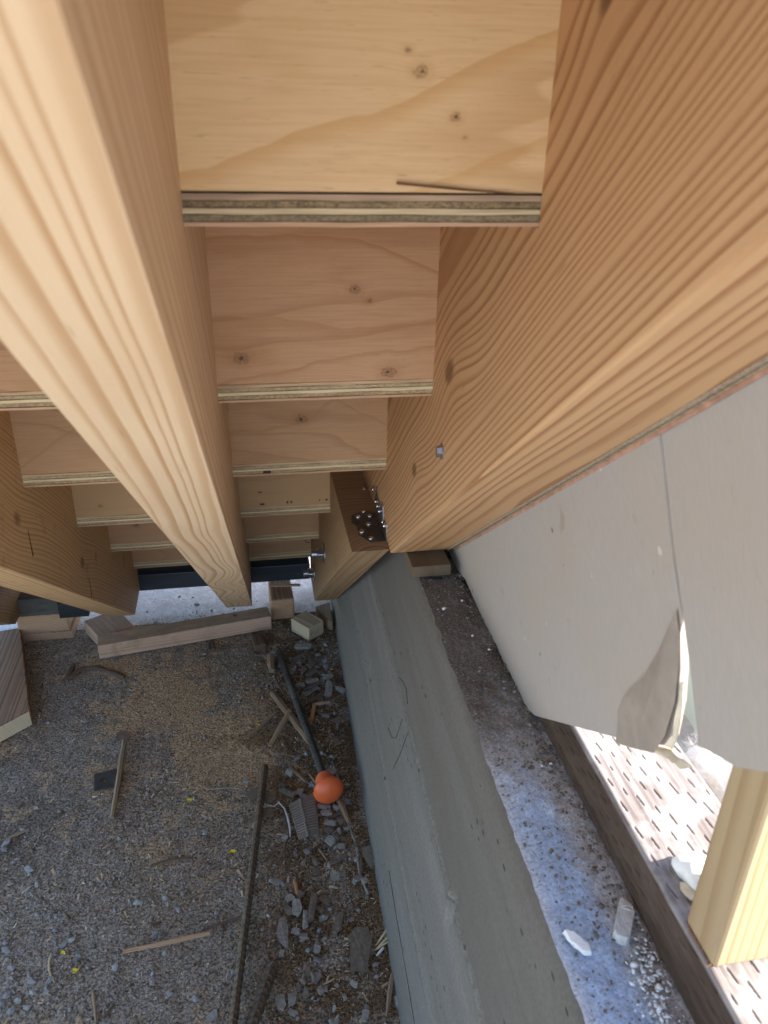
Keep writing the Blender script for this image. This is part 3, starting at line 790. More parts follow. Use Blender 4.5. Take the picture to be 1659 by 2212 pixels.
# ---------------------------------------------------------------- gypsum boards hung outside the right stringer
def sn_board(name, poly, x0, x1, mat, bulge=None):
    bm = bmesh.new()
    a = [bm.verts.new((x0, s_, n_)) for s_, n_ in poly]; b = [bm.verts.new((x1, s_, n_)) for s_, n_ in poly]
    bm.faces.new(a); bm.faces.new(b[::-1])
    k = len(a)
    for i in range(k): bm.faces.new((a[i], b[i], b[(i + 1) % k], a[(i + 1) % k]))
    bmesh.ops.recalc_face_normals(bm, faces=bm.faces)
    bmesh.ops.triangulate(bm, faces=[f for f in bm.faces if len(f.verts) > 4])
    if bulge:
        bmesh.ops.subdivide_edges(bm, edges=list(bm.edges), cuts=5, use_grid_fill=False)
        for v in bm.verts: v.co.x += bulge(v.co.y, v.co.z)
    o = from_bm(name, bm, mat)
    o.location = (0, 0, H); o.rotation_euler = (-PITCH, 0, 0)
    return o
boardA = sn_board("gypsum_board", [(.4762, .245), (.4767, .131), (.484, .048), (.4846, .008), (.495, -.0311), (.505, -.054), (.5213, -.0779), (.5333, -.086), (.6127, -.0885),
                                   (.700, -.0868), (.8047, -.0852), (.8327, -.0789), (.8857, -.0401), (.9621, .0195), (1.0303, .0800), (1.0892, .1088), (1.118, .1392), (1.25, .245)],
                  .2741, .2800, m_gyp)
tag(boardA, "grey gypsum board left of the seam, its lower right corner torn and curled", "gypsum board", "gypsum boards beside the stairs")
boardB = sn_board("gypsum_board", [(.4750, .245), (.4755, .131), (.4825, .048), (.4835, .008), (.4852, -.031), (.4884, -.0747), (.4914, -.0815), (.4759, -.084), (.4497, -.0898), (.41, -.088),
                                   (.20, -.087), (-.6, -.085), (-.6, .245)], .2752, .2808, m_gyp)
tag(boardB, "grey gypsum board right of the seam, running out of the photo over the stud", "gypsum board", "gypsum boards beside the stairs")
ed = sn_board("orange_edge", [(-.6, .1262), (1.10, .1270), (1.10, .1300), (-.6, .1300)], .2734, .2742, m_orange_edge)
ed.location = (0, 0, 0); ed.rotation_euler = (0, 0, 0); ed.parent = boardA
ply = []
sheath = empty("sheathing_strip", (.267, .6, H - .3))
for k, (xa, xb) in enumerate(((.2640, .2664), (.2666, .2694), (.2696, .2728))):
    o = sn_board("veneer", [(-.6, .1290 + .0004 * k), (1.080, .1290 + .0004 * k), (1.2, .245), (-.6, .245)], xa, xb, (m_sheath, V_old[1], m_sheath)[k])
    o.parent = sheath; o.location = Vector((0, 0, H)) - Vector(sheath.location)
tag(sheath, "thin plywood sheathing strip, its layered edge showing along the right stringer", "sheathing")
# torn paper hanging off the corner
fl = [(.4867, .0082), (.5050, -.0080), (.5207, -.0197), (.5467, -.038), (.570, -.047), (.5858, -.0559), (.5996, -.0658), (.6038, -.0793), (.6125, -.0925), (.575, -.0925), (.5398, -.0914), (.5333, -.0875), (.5213, -.0779), (.505, -.054), (.495, -.0311), (.4880, -.010)]
bm = bmesh.new()
cx, cy = .552, -.068
rings = []
for f_ in (1.0, .8, .6, .4, .2, .02):
    rg = []
    for (s_, n_) in fl:
        ss1, nn1 = cx + (s_ - cx) * f_, cy + (n_ - cy) * f_
        low = max(0, min(1, (-.02 - nn1) / .07))
        rt = max(0, min(1, (.60 - ss1) / .10))
        rg.append(bm.verts.new((.2728 - .0022 * (1 - f_) ** .7 - .007 * low * low * rt + .0010 * mnoise.noise((ss1 * 60, nn1 * 60, 0)), ss1, nn1)))
    rings.append(rg)
for a, b in zip(rings, rings[1:]):
    for i in range(len(a)):
        j = (i + 1) % len(a)
        bm.faces.new((a[i], a[j], b[j], b[i]))
bm.faces.new(rings[-1])
fp = from_bm("torn_paper", bm, m_flap, boardA, True); fp['label'] = "brown torn facing paper at the corner"
cl = [(.6127, -.0915, .2795), (.5800, -.0945, .2800), (.5480, -.0975, .2790), (.5311, -.0995, .2760), (.5190, -.1014, .2735), (.5060, -.0985, .2725), (.4978, -.0963, .2730)]
V, F = [], []
for i, (s_, n_, x_) in enumerate(cl):
    w = (.002, .005, .009, .012, .011, .006, .001)[i]
    for k in range(7):
        a = k / 6 * 3.6 - .6
        V.append((x_ + .004 * math.cos(a) * (w / .012), s_ - .3 * w * math.sin(a), n_ + w * (.35 + .55 * math.sin(a) + .1 * k / 6)))
for i in range(len(cl) - 1):
    for k in range(6):
        F.append((i * 7 + k, i * 7 + k + 1, (i + 1) * 7 + k + 1, (i + 1) * 7 + k))
cu = mesh("curled_edge", V, F, m_flapedge, boardA, True)
V, F = [], []
edge_pts = [(.5333, -.0868), (.5240, -.0800), (.5125, -.0660), (.505, -.0540), (.4985, -.0400)]
for i, (s_, n_) in enumerate(edge_pts):
    for k in range(5):
        a = k / 4 * 2.6
        V.append((.2742 + .0025 * math.sin(a), s_ - .004 * (1 - math.cos(a)) * (1 - i / 5), n_ - .002 * k / 4))
for i in range(len(edge_pts) - 1):
    for k in range(4): F.append((i * 5 + k, i * 5 + k + 1, (i + 1) * 5 + k + 1, (i + 1) * 5 + k))
mesh("curled_edge", V, F, m_flapedge, boardA, True)
# ---------------------------------------------------------------- measured floor litter, metres
CHIPS = [[0.104, 1.566, 0.1011, 1.5139, 0.0217], [0.1392, 1.4495, 0.1271, 1.3935, 0.0184], [0.0789, 1.3801, 0.1175, 1.4012, 0.0191], [0.0858, 1.6186, 0.1226, 1.5905, 0.0153], [0.0621, 1.6018, 0.1093, 1.5924, 0.0164], [0.0528, 1.5469, 0.1049, 1.5757, 0.0092], [0.0835, 1.4555, 0.118, 1.4637, 0.0132], [0.0759, 1.4285, 0.1213, 1.4543, 0.0109], [0.1224, 1.4653, 0.1521, 1.4766, 0.0133], [0.0067, 1.5924, 0.0213, 1.5878, 0.0139], [0.0744, 1.4097, 0.0944, 1.4194, 0.015], [0.0864, 1.4227, 0.1126, 1.436, 0.0173], [0.0271, 1.4704, 0.0416, 1.4551, 0.0153], [0.0637, 1.4519, 0.0813, 1.4449, 0.0131], [0.1506, 1.426, 0.1735, 1.4077, 0.0152], [0.0854, 1.4797, 0.116, 1.5025, 0.0134], [0.1127, 1.4984, 0.1237, 1.4785, 0.0112], [0.0653, 1.3965, 0.0782, 1.3884, 0.0106], [0.089, 1.3098, 0.0963, 1.2899, 0.0122], [0.1073, 1.3379, 0.1266, 1.3311, 0.0083], [-0.0038, 0.86, -0.0026, 0.7994, 0.0204], [0.0228, 0.8855, 0.0206, 0.8529, 0.0171], [0.0536, 0.896, 0.0426, 0.8367, 0.0133], [0.0353, 0.8636, 0.0332, 0.8272, 0.0092], [0.0631, 0.8843, 0.0797, 0.8699, 0.0142], [0.0957, 0.8541, 0.079, 0.8107, 0.0146], [0.0022, 0.8887, 0.0204, 0.8943, 0.0142], [0.003, 0.8769, 0.0122, 0.8591, 0.0124], [0.0558, 0.8703, 0.0663, 0.8555, 0.0094], [0.0106, 0.8323, 0.0244, 0.8255, 0.0136], [-0.012, 0.871, -0.0068, 0.8573, 0.0108], [-0.0143, 0.7308, -0.0116, 0.7067, 0.0167], [0.0069, 0.7301, 0.0028, 0.707, 0.014], [0.0272, 0.7337, 0.0248, 0.7206, 0.0113], [0.0456, 0.7294, 0.0501, 0.7206, 0.0099], [0.0831, 1.0243, 0.1003, 1.0155, 0.0139], [0.0862, 1.0057, 0.0973, 0.9882, 0.0154], [0.1013, 1.0093, 0.1116, 0.9997, 0.0137], [0.103, 0.9814, 0.1177, 0.983, 0.0136], [0.0441, 0.9867, 0.0529, 0.9776, 0.0109], [0.0838, 0.9229, 0.101, 0.9238, 0.0163], [0.0582, 0.9654, 0.0645, 0.9477, 0.01], [0.125, 0.9164, 0.1347, 0.9078, 0.0114], [0.1382, 0.9108, 0.1458, 0.899, 0.0113], [0.1522, 0.9738, 0.1658, 0.9264, 0.02], [0.0936, 0.7341, 0.1047, 0.7254, 0.0086], [0.1622, 0.7027, 0.1625, 0.6828, 0.0112], [0.0356, 0.9577, 0.0447, 0.9545, 0.0099], [0.0375, 0.7597, 0.0401, 0.7426, 0.0057], [-0.0112, 0.7963, -0.003, 0.7936, 0.0103], [0.0277, 0.7571, 0.0359, 0.7572, 0.0086], [-0.0514, 1.1422, -0.039, 1.1137, 0.0237], [-0.0257, 1.1287, -0.0051, 1.103, 0.0236], [0.0207, 1.1807, 0.0349, 1.1664, 0.0132], [0.0675, 1.0918, 0.0824, 1.097, 0.0127], [0.0753, 1.0832, 0.096, 1.0746, 0.0143], [-0.0286, 1.0792, -0.0048, 1.0773, 0.0213], [0.0793, 1.0644, 0.1042, 1.057, 0.0142], [0.0853, 1.0387, 0.1086, 1.0333, 0.014], [-0.0176, 0.9302, 0.0003, 0.9274, 0.0129], [0.0288, 1.1165, 0.0412, 1.128, 0.0128], [0.005, 1.1335, 0.0374, 1.1152, 0.011], [0.1113, 1.0452, 0.1216, 1.0366, 0.0123], [0.0044, 1.1531, 0.0215, 1.1407, 0.0111]]
STICKS = [('thick split', 0.0044, 1.4264, 0.0834, 1.2324, 0.0154), ('thick split2', 0.1176, 1.0991, 0.1323, 1.0314, 0.0116), ('side splinter', 0.041, 1.3537, -0.0086, 1.2586, 0.0121), ('thin', 0.0109, 1.4817, 0.0308, 1.4099, 0.0054), ('orange v1', 0.0967, 1.3673, 0.0825, 1.3108, 0.0093), ('orange v2', 0.0953, 1.3665, 0.131, 1.3724, 0.0074), ('stub', 0.0044, 1.5708, 0.0064, 1.5094, 0.0193), ('dark diag', 0.0243, 1.6224, 0.0828, 1.6397, 0.0095), ('orange sliver', 0.0211, 0.9273, 0.0285, 0.8813, 0.0064), ('dagger', 0.1609, 0.7331, 0.1411, 0.6747, 0.0084), ('straw1', 0.1708, 0.8118, 0.143, 0.7854, 0.0038), ('straw2', 0.1695, 0.7964, 0.1421, 0.7795, 0.0037), ('straw3', 0.1665, 0.7877, 0.1375, 0.7773, 0.003), ('white scrap', 0.1549, 0.779, 0.1418, 0.7692, 0.0037), ('straw4', 0.0714, 0.7431, 0.0447, 0.7336, 0.0021), ('cedar', -0.1202, 0.8487, -0.2554, 0.8382, 0.0067), ('thinbrown', -0.068, 0.8721, -0.1339, 0.8574, 0.0038), ('rod', -0.3118, 1.3173, -0.3086, 1.1134, 0.0111), ('twig', -0.1541, 0.9995, -0.2277, 0.9953, 0.0041), ('straw5', -0.3659, 0.8526, -0.3504, 0.8023, 0.0036), ('twig2', -0.2911, 0.7787, -0.28, 0.7327, 0.0041), ('twig3', -0.2572, 0.7565, -0.2702, 0.7369, 0.0034), ('splint', 0.0304, 1.1915, 0.0603, 1.1466, 0.0075), ('splint2', 0.0665, 1.1676, 0.0814, 1.1335, 0.0037), ('twigdark', 0.025, 1.0341, 0.0079, 0.9724, 0.0034), ('dark stick', 0.155, 1.6717, 0.1493, 1.6458, 0.0048), ('br twig', 0.0089, 1.3631, -0.0536, 1.2897, 0.0081), ('chipwood', -0.492, 1.0945, -0.4603, 1.1107, 0.0068), ('sl', 0.0704, 0.9852, 0.0826, 0.9592, 0.0042), ('s2', 0.12, 1.0582, 0.0936, 1.0515, 0.008), ('s3', 0.1579, 1.3074, 0.1303, 1.272, 0.0041), ('edge twig', 0.1442, 0.9521, 0.1398, 0.9214, 0.0074), ('cut', 0.1415, 0.7168, 0.1536, 0.7231, 0.0043)]
PEBBLES = [(-0.4046, 1.4005, 0.0139), (-0.4006, 1.3647, 0.0096), (-0.4547, 1.1914, 0.0116), (-0.3406, 1.1697, 0.0087), (-0.3379, 1.1821, 0.008), (-0.0837, 1.4947, 0.0123), (-0.0183, 1.4211, 0.0171), (-0.2423, 0.9255, 0.0188), (-0.2568, 0.9331, 0.0101), (-0.1736, 0.9007, 0.0124), (-0.2079, 0.8641, 0.0151), (-0.2637, 0.815, 0.0145), (-0.2046, 0.7821, 0.0125), (-0.3596, 0.8082, 0.017), (-0.3861, 0.8124, 0.017), (-0.4219, 0.8386, 0.0202), (-0.4368, 0.8715, 0.0206), (-0.3401, 0.8721, 0.0149), (-0.3184, 0.8964, 0.0104), (-0.3071, 0.8896, 0.0079), (-0.3011, 0.9689, 0.009), (-0.1678, 0.9317, 0.0127), (-0.4434, 0.9335, 0.0123), (-0.1377, 0.7472, 0.014), (-0.1781, 0.7607, 0.0141), (-0.4161, 0.9887, 0.016), (-0.4372, 1.0221, 0.0261), (-0.4603, 1.1107, 0.0124), (-0.4915, 1.0862, 0.0203), (-0.471, 1.1145, 0.0103), (-0.3804, 0.7929, 0.014), (-0.3605, 0.7925, 0.0129), (-0.3222, 0.8426, 0.0146), (-0.3502, 0.8657, 0.0136), (-0.1903, 0.8279, 0.0106), (-0.3611, 0.9233, 0.0062), (-0.4425, 0.8835, 0.0148), (-0.4927, 1.0721, 0.0134), (-0.3684, 1.4072, 0.0164), (-0.3046, 1.5135, 0.0105), (-0.3017, 1.1123, 0.0084), (-0.4229, 0.9716, 0.0095), (-0.4096, 0.9588, 0.0082), (-0.3058, 0.8277, 0.0064), (-0.4181, 0.7961, 0.0156), (-0.3996, 0.7848, 0.0139), (-0.4063, 0.7694, 0.0164), (-0.3835, 0.7712, 0.0138), (-0.4226, 0.7829, 0.0138), (-0.0492, 1.3265, 0.0122), (-0.1349, 1.0562, 0.0138), (-0.1943, 1.1389, 0.0094), (-0.0812, 1.3766, 0.0083), (-0.2522, 1.4689, 0.0077), (-0.3092, 0.8752, 0.006), (-0.0482, 1.1426, 0.0162), (-0.4197, 0.858, 0.0064), (-0.394, 0.8238, 0.0069), (-0.1108, 0.8874, 0.0124), (-0.0166, 0.9338, 0.013)]
PETALS = [[-0.4665, 1.5545], [-0.0311, 1.3268], [-0.1688, 1.135], [-0.0854, 1.0017], [-0.3484, 0.8489], [-0.323, 0.8155]]
# ---------------------------------------------------------------- treated plate with incised slits
def plate():
    yv = np.concatenate([np.arange(-.55, .18, .02), np.arange(.18, .66, .0012), np.arange(.66, 1.8, .02)])
    r = .004
    path = []
    for zz in np.arange(-.557, -.503 - r, .0006): path.append((.280, zz))
    for a in np.linspace(0, math.pi / 2, 6)[1:-1]: path.append((.280 + r - r * math.cos(a), -.503 - r + r * math.sin(a)))
    for xx in np.arange(.280 + r, .370 - r, .0006): path.append((xx, -.503))
    for a in np.linspace(0, math.pi / 2, 6)[1:-1]: path.append((.370 - r + r * math.sin(a), -.503 - r + r * math.cos(a)))
    for zz in (-.508, -.53, -.557): path.append((.370, zz))
    path = np.array(path)
    d = np.concatenate([[0], np.cumsum(np.hypot(*np.diff(path, axis=0).T))])
    nx = np.gradient(path[:, 0]); nz = np.gradient(path[:, 1]); L = np.hypot(nx, nz)
    N = np.stack([-nz / L, nx / L], -1)
    Yv, D = np.meshgrid(yv, d, indexing='ij')
    row = np.floor(D / .0088); rc = D - (row + .5 + .25 * (vnoise(row * 5.1 + .5, row * 0, 0, 8) - .5)) * .0088
    ph = (Yv + row * .0121 + .002 * np.sin(row * 12.9)) / .027
    cell = np.floor(ph); along = (ph - cell - .5) * .027
    rnd = vnoise(cell * 7.3 + .5, row * 3.1 + .5, 0, 4)
    sl_ = np.exp(-((rc + along * (.06 + .10 * rnd)) / .00048) ** 2) * (vnoise(cell * 3.3 + 9.5, row * 5.7 + .5, 0, 14) > .22) * np.clip((.0035 + .0045 * rnd - np.abs(along)) / .0025, 0, 1)
    rough = .0010 * (fbm(Yv * 14, D * 160, 0, 3, 5) - .45) + .0012 * (fbm(Yv * 9, D * 20, 0, 2, 6) - .45)
    chip = .004 * np.maximum(0, fbm(Yv * 14, Yv * 0 + 3, 0, 3, 9) - .55) * np.exp(-((D - .054) / .007) ** 2) * 4
    off = rough - .0032 * sl_ * (.5 + rnd) - chip
    X = path[:, 0][None, :] + N[:, 0][None, :] * off
    Z = path[:, 1][None, :] + N[:, 1][None, :] * off
    o = grid("treated_plate", np.stack([X, Yv, Z + H], -1), m_pt)
    mesh("plate_end", [(.2805, .6588+1.12, H - .5565), (.3695, .6588+1.12, H - .5565), (.3695, .6588+1.12, H - .504), (.2805, .6588+1.12, H - .504)], [(0, 1, 2, 3)], m_pt, o)
    tag(o, "brown pressure treated sill plate with slit marks, bolted along the wall top in the sun", "sill plate")
plate()

stud = box("wall_stud", 0, .0885, 0, 1.05, -.0360, 0, m_pine, bev=.003)
stud.location = (.2825, .2835, H - .502); stud.rotation_euler = (math.pi / 2, 0, 0)
tag(stud, "pale pine stud standing on the treated plate, sunlit on its near face", "stud")
# ragged fibres at the foot of the stud
V, F = [], []
for k in range(46):
    yy = rng.uniform(.284, .319); zz = H - .502 + rng.uniform(0, .004); l = rng.uniform(.002, .006)
    a = rng.uniform(-.6, 1.2); w = .0003
    b_ = len(V); dy = rng.uniform(-.003, .003)
    V += [(.2826, yy, zz), (.2826, yy + 2 * w, zz), (.2826 - l * math.cos(a), yy + dy, zz + l * math.sin(a) * .5)]
    F.append((b_, b_ + 1, b_ + 2))
mesh("splinter_fringe", [tuple(Vector(v)) for v in V], F, m_cedar).parent = stud
stud.children[0].matrix_parent_inverse = (Matrix.Translation(stud.location) @ Euler(stud.rotation_euler).to_matrix().to_4x4()).inverted()
nd = dome("nail_head", .004, (0, 0, 0), 'z', m_steel, None); nd.rotation_euler = (math.pi / 2, 0, 0); nd.location = (.0495, .045, .0008); nd.rotation_euler = (0, 0, 0); nd.parent = stud

# ---------------------------------------------------------------- generic bits
_gx, _gy = np.meshgrid(np.arange(-1.3, 1.0, .02), np.arange(0, 3, .02), indexing='ij')
_gt = .004 * (fbm(_gx * 3, _gy * 3, 0, 3, 3) - .45) * 2
def gz(x, y): return float(_gt[int(round((x + 1.3) / .02)), int(round(y / .02))])
def gza(x, y): return _gt[np.round((x + 1.3) / .02).astype(int), np.round(y / .02).astype(int)]
LAND = [("the orange cap", .105, 1.15), ("the steel plate", -.337, 1.216), ("the long board", -.20, 1.64), ("the dark plank", -.53, 1.42), ("the cedar strip", -.19, .843),
        ("the long rusty bar", -.05, .96), ("the short rusty bar", -.035, .72), ("the ribbed plastic strip", .05, 1.05), ("the yellow petals", -.335, .83), ("the curved middle twig", -.19, .997),
        ("the mortar slab", .115, .78), ("the grey capped bar", .06, 1.36), ("the small pale block", .104, 1.66), ("the wooden rod's near end", -.31, 1.12), ("the orange sliver", .025, .905)]
PEND = []
def later(o, text, cat, x, y, grp):
    nm, lx, ly = min(LAND, key=lambda l: (l[1] - x) ** 2 + (l[2] - y) ** 2)
    dx, dy = x - lx, y - ly; d_ = math.hypot(dx, dy)
    a = ("left of" if dx < 0 else "right of") if abs(dx) > abs(dy) * 1.2 else ("beyond" if dy > 0 else "nearer than") if abs(dy) > abs(dx) * 2 else ("beyond and " if dy > 0 else "nearer and ") + ("left of" if dx < 0 else "right of")
    o['category'] = cat; o['group'] = grp
    PEND.append((text + (" just " if d_ < .05 else " ") + a + " " + nm, x, y, o))
def settle_labels():
    d_ = {}
    for t_, x, y, o in PEND: d_.setdefault(t_, []).append((x, y, o))
    ORD = ["leftmost", "second from left", "third from left", "fourth from left", "fifth from left", "sixth from left"]
    for t_, l in d_.items():
        l.sort(key=lambda q: q[0])
        for i, (x, y, o) in enumerate(l): o['label'] = t_ if len(l) == 1 else (ORD[i] if i < 6 else "rightmost") + " " + t_
def rock_bm(r, sx, sy, sz, seed, sub=2, jit=.3):
    bm = bmesh.new(); bmesh.ops.create_icosphere(bm, subdivisions=sub, radius=r)
    for v in bm.verts:
        n = mnoise.noise(v.co / r * 1.1 + Vector((seed * 3.7, seed, 0)))
        v.co *= 1 + jit * n
        v.co = Vector((v.co.x * sx, v.co.y * sy, v.co.z * sz))
    return bm
def flake(name, A, B, w, th, mat, lift=0.0, z0=0.0, base=None, parent=None, tilt=True, pts=11):
    """broken flat piece: irregular outline, real thickness, ragged edge"""
    ax, ay, bx, by = A[0], A[1], B[0], B[1]
    L = math.hypot(bx - ax, by - ay); c = ((ax + bx) / 2, (ay + by) / 2)
    ang = math.atan2(by - ay, bx - ax)
    bm = bmesh.new(); lo_, hi_ = [], []
    sh_ = rng.uniform(.45, .9)
    tz, tw = (rng.uniform(-.12, .12), rng.uniform(-.25, .25)) if tilt else (0, 0)
    for k in range(pts):
        t = 2 * math.pi * (k + rng.uniform(-.38, .38)) / pts
        ct, st_ = math.cos(t), math.sin(t)
        e = 2 / (2 + 3.2 * sh_)
        px = math.copysign(abs(ct) ** e, ct) * L / 2 * rng.uniform(.80, 1.08)
        py = math.copysign(abs(st_) ** e, st_) * w / 2 * rng.uniform(.72, 1.18)
        zz = px * tz + py * tw
        hi_.append(bm.verts.new((px, py, zz + th * rng.uniform(.8, 1.0))))
        lo_.append(bm.verts.new((px * .93 + rng.uniform(-.0008, .0008), py * .90 + rng.uniform(-.0008, .0008), zz)))
    ctr = bm.verts.new((0, 0, th * rng.uniform(.95, 1.15)))
    for i in range(pts):
        j = (i + 1) % pts
        bm.faces.new((hi_[i], hi_[j], ctr)); bm.faces.new((lo_[i], lo_[j], hi_[j], hi_[i]))
    bm.faces.new(lo_[::-1])
    o = from_bm(name, bm, mat, parent)
    g = gz(*c) if base is None else base
    low = max(0, abs(tz) * L / 2 * .4 + abs(tw) * w / 2 * .4)
    o.location = (c[0], c[1], g + z0 + low + lift); o.rotation_euler = (0, 0, ang)
    return o
def stick(name, A, B, w, h, mat, z0=0.0, z1=0.0, taper=(.8, .7), bend=0.0, base=None, twist=0.0, n=9):
    """a split length of wood; local Y runs along it"""
    g = gz((A[0] + B[0]) / 2, (A[1] + B[1]) / 2) if base is None else base
    a = Vector((A[0], A[1], g + z0)); b = Vector((B[0], B[1], g + z1))
    d = b - a; L = d.length
    bm = bmesh.new(); rows = []
    sec = [(-.5, 0), (-.42, .8), (.1, 1.0), (.5, .75), (.46, 0)]
    for i in range(n):
        t = i / (n - 1)
        k = taper[0] + (1 - taper[0]) * min(1, t * 3) if t < .4 else taper[1] + (1 - taper[1]) * min(1, (1 - t) * 2.2)
        wob = bend * math.sin(math.pi * t) + .05 * w * rng.uniform(-1, 1)
        rows.append([bm.verts.new((x * w * k * rng.uniform(.93, 1.05) + wob, t * L, z * h * (.5 + .5 * k) * rng.uniform(.93, 1.05))) for x, z in sec])
    for p, q in zip(rows, rows[1:]):
        for i in range(5):
            bm.faces.new((p[i], p[(i + 1) % 5], q[(i + 1) % 5], q[i]))
    bm.faces.new(rows[0][::-1]); bm.faces.new(rows[-1])
    o = from_bm(name, bm, mat)
    o.location = a
    yaw = math.atan2(d.y, d.x) - math.pi / 2
    o.rotation_euler = (math.asin(max(-1, min(1, d.z / L))), twist, yaw)
    return o
def lumber(name, cx, cy, L, wx, h, yaw, mat, z=0.0, bev=.003, tilt=(0, 0)):
    """sawn piece; yaw is the direction of its length in the floor plane (radians from +X)"""
    o = box(name, -wx / 2, wx / 2, -L / 2, L / 2, 0, h, mat, bev=bev)
    o.location = (cx, cy, z); o.rotation_euler = (tilt[0], tilt[1], yaw - math.pi / 2)
    return o
def prism(name, poly, z0, z1, mat, bev=0.0):
    cx = sum(p[0] for p in poly) / len(poly); cy = sum(p[1] for p in poly) / len(poly)
    bm = bmesh.new()
    a = [bm.verts.new((x - cx, y - cy, 0)) for x, y in poly]; b = [bm.verts.new((x - cx, y - cy, z1 - z0)) for x, y in poly]
    bm.faces.new(a[::-1]); bm.faces.new(b)
    for i in range(len(poly)):
        j = (i + 1) % len(poly); bm.faces.new((a[i], a[j], b[j], b[i]))
    if bev: bmesh.ops.bevel(bm, geom=list(bm.edges), offset=bev, segments=2, affect='EDGES')
    o = from_bm(name, bm, mat); o.location = (cx, cy, z0)
    return o

# ---------------------------------------------------------------- offcuts at the foot of the stairs
o = lumber("offcut", -.2015, 1.6795, .427, .050, .040, math.radians(9.4), m_board, z=.004, bev=.0025, tilt=(0, 0))
tag(o, "longest loose board, dusty on top and pinkish in front, lying below the stringers", "offcut")
k_ = dome("knot", .006, (-.008, .125, .0395), 'z', m_split_dk, o); k_.scale = (1, 1, .3); k_.location.z = .028
o = lumber("offcut", -.399, 1.7255, .092, .090, .038, math.radians(-58), m_board, z=.003)
tag(o, "squarish brown offcut turned cornerwise behind the left end of the long board", "offcut")
o = lumber("offcut", -.5505, 1.775, .10, .127, .022, math.radians(90), m_block, z=.001)
tag(o, "thin pinkish offcut with striped end grain, bottom piece of the two-piece stack at left", "offcut")
o = lumber("offcut", -.556, 1.775, .096, .121, .0535, math.radians(91), m_block, z=.0235)
tag(o, "thick pinkish offcut with ringed end grain on top of the left stack", "offcut")
o = lumber("offcut", .043, 1.785, .105, .062, .062, math.radians(92), m_block, z=.002, bev=.005)
tag(o, "square pinkish end of a post offcut showing its growth rings, right of the long board", "offcut")
o = lumber("offcut", .1045, 1.664, .068, .052, .040, math.radians(-52), wood("block_pale", (.60, .50, .36), (.42, .31, .19), ring=.004, pith=(.03, .04), end=1.0, dirt=.15), z=.003, bev=.002)
tag(o, "small pale rough sawn block lying askew near the concrete wall", "offcut")
o = prism("offcut", [(.132, 1.735), (.172, 1.752), (.170, 1.662), (.158, 1.668)], .002, .034, m_split, .0015)
tag(o, "small wedge shaped offcut leaning in the corner against the wall", "offcut")
o = lumber("offcut", -.022, 1.627, .052, .030, .020, math.radians(100), m_split_dk, z=.001)
tag(o, "dark weathered stub poking out below the right end of the long board", "offcut")
o = lumber("offcut", -.14, 1.632, .03, .018, .008, math.radians(95), m_split_dk, z=.001)
tag(o, "tiny dark chip under the middle of the long board", "offcut")
o = lumber("offcut", .055, 1.800, .085, .012, .004, math.radians(-8), m_split_lt, z=.0655)
tag(o, "thin pale stick lying on top of the square post offcut", "stick")
pk = prism("plank", [(-.516, 1.407), (-.612, 1.735), (-.80, 1.70), (-.72, 1.23)], .002, .0405, m_plank, .002)
tag(pk, "dark stained plank lying on the slab at far left, its sawn end pale", "plank")
se = box("sawn_end", 0, .255, -.0008, .0006, .002, .038, m_end, pk, bev=.0)
v1, v0 = Vector((-.516, 1.407)), Vector((-.72, 1.23))
se.location = (v0.x - pk.location.x + .0006, v0.y - pk.location.y - .0008, 0); se.rotation_euler = (0, 0, math.atan2((v1 - v0).y, (v1 - v0).x))
se.scale.x = ((v1 - v0).length - .003) / .255
o = box("black_block", -.505, -.435, 1.70, 1.79, H - 1.1005, H - 1.060, m_black, bev=.002); 
tag(o, "short black painted block resting on the offcut stack beside the left stringer", "block")
o = box("grey_board", -.66, -.509, 1.72, 1.80, H - 1.1005, H - 1.05, m_grey_board, bev=.002)
tag(o, "weathered grey board end resting on the offcut stack at far left", "board")
# ply shim under the right stringer
o = box("shim", .2035, .2585, .8965, 1.02, H - .5575, H - .5405, m_shim, bev=.0006)
tag(o, "brown plywood shim packed under the right stringer on the wall top", "shim")

# ---------------------------------------------------------------- reinforcing bars
def rebar(name, pts, r, mat, pitch=.0095, n=20):
    pts = [Vector(p) for p in pts]
    seg = [(pts[i + 1] - pts[i]).length for i in range(len(pts) - 1)]; L = sum(seg)
    m = int(L / .0011)
    def at(s):
        for i, q in enumerate(seg):
            if s <= q or i == len(seg) - 1: return pts[i].lerp(pts[i + 1], s / q), (pts[i + 1] - pts[i]).normalized()
            s -= q
    P = np.zeros((m + 3, n + 1, 3))
    for i in range(m + 1):
        p, d = at(L * i / m)
        a = Vector((0, 0, 1)); a = (a - d * a.dot(d)).normalized(); b = d.cross(a)
        for k in range(n + 1):
            t = 2 * math.pi * k / n
            ph = (L * i / m + .0035 * math.cos(2 * t + .6)) / pitch
            rb = max(0, 1 - abs((ph % 1) - .5) / .18) * .24
            rb = max(rb, .12 * math.exp(-(math.sin(t) ** 2) / .02))
            P[i + 1, k] = p + (a * math.cos(t) + b * math.sin(t)) * r * (1 + rb)
    P[0] = np.array(pts[0]); P[-1] = np.array(pts[-1])
    return grid(name, P, mat)
ra = rebar("rebar", [(-.0202, 1.1956, .012), (-.0798, .7005, .024), (-.12, .36, .03)], .0064, m_rust, .0115)
tag(ra, "long rusty ribbed reinforcing bar lying on the slab, its end left of the orange cap", "reinforcing bar")
rb_ = rebar("rebar", [(-.0202, .775, .013), (-.0500, .6955, .018), (-.135, .46, .02)], .0085, m_rust, .011)
tag(rb_, "shorter rusty reinforcing bar at the bottom edge, right of the long bar", "reinforcing bar")
e0 = Vector((.0279, 1.5614, .012)); e1 = Vector((.0975, 1.108, .032))
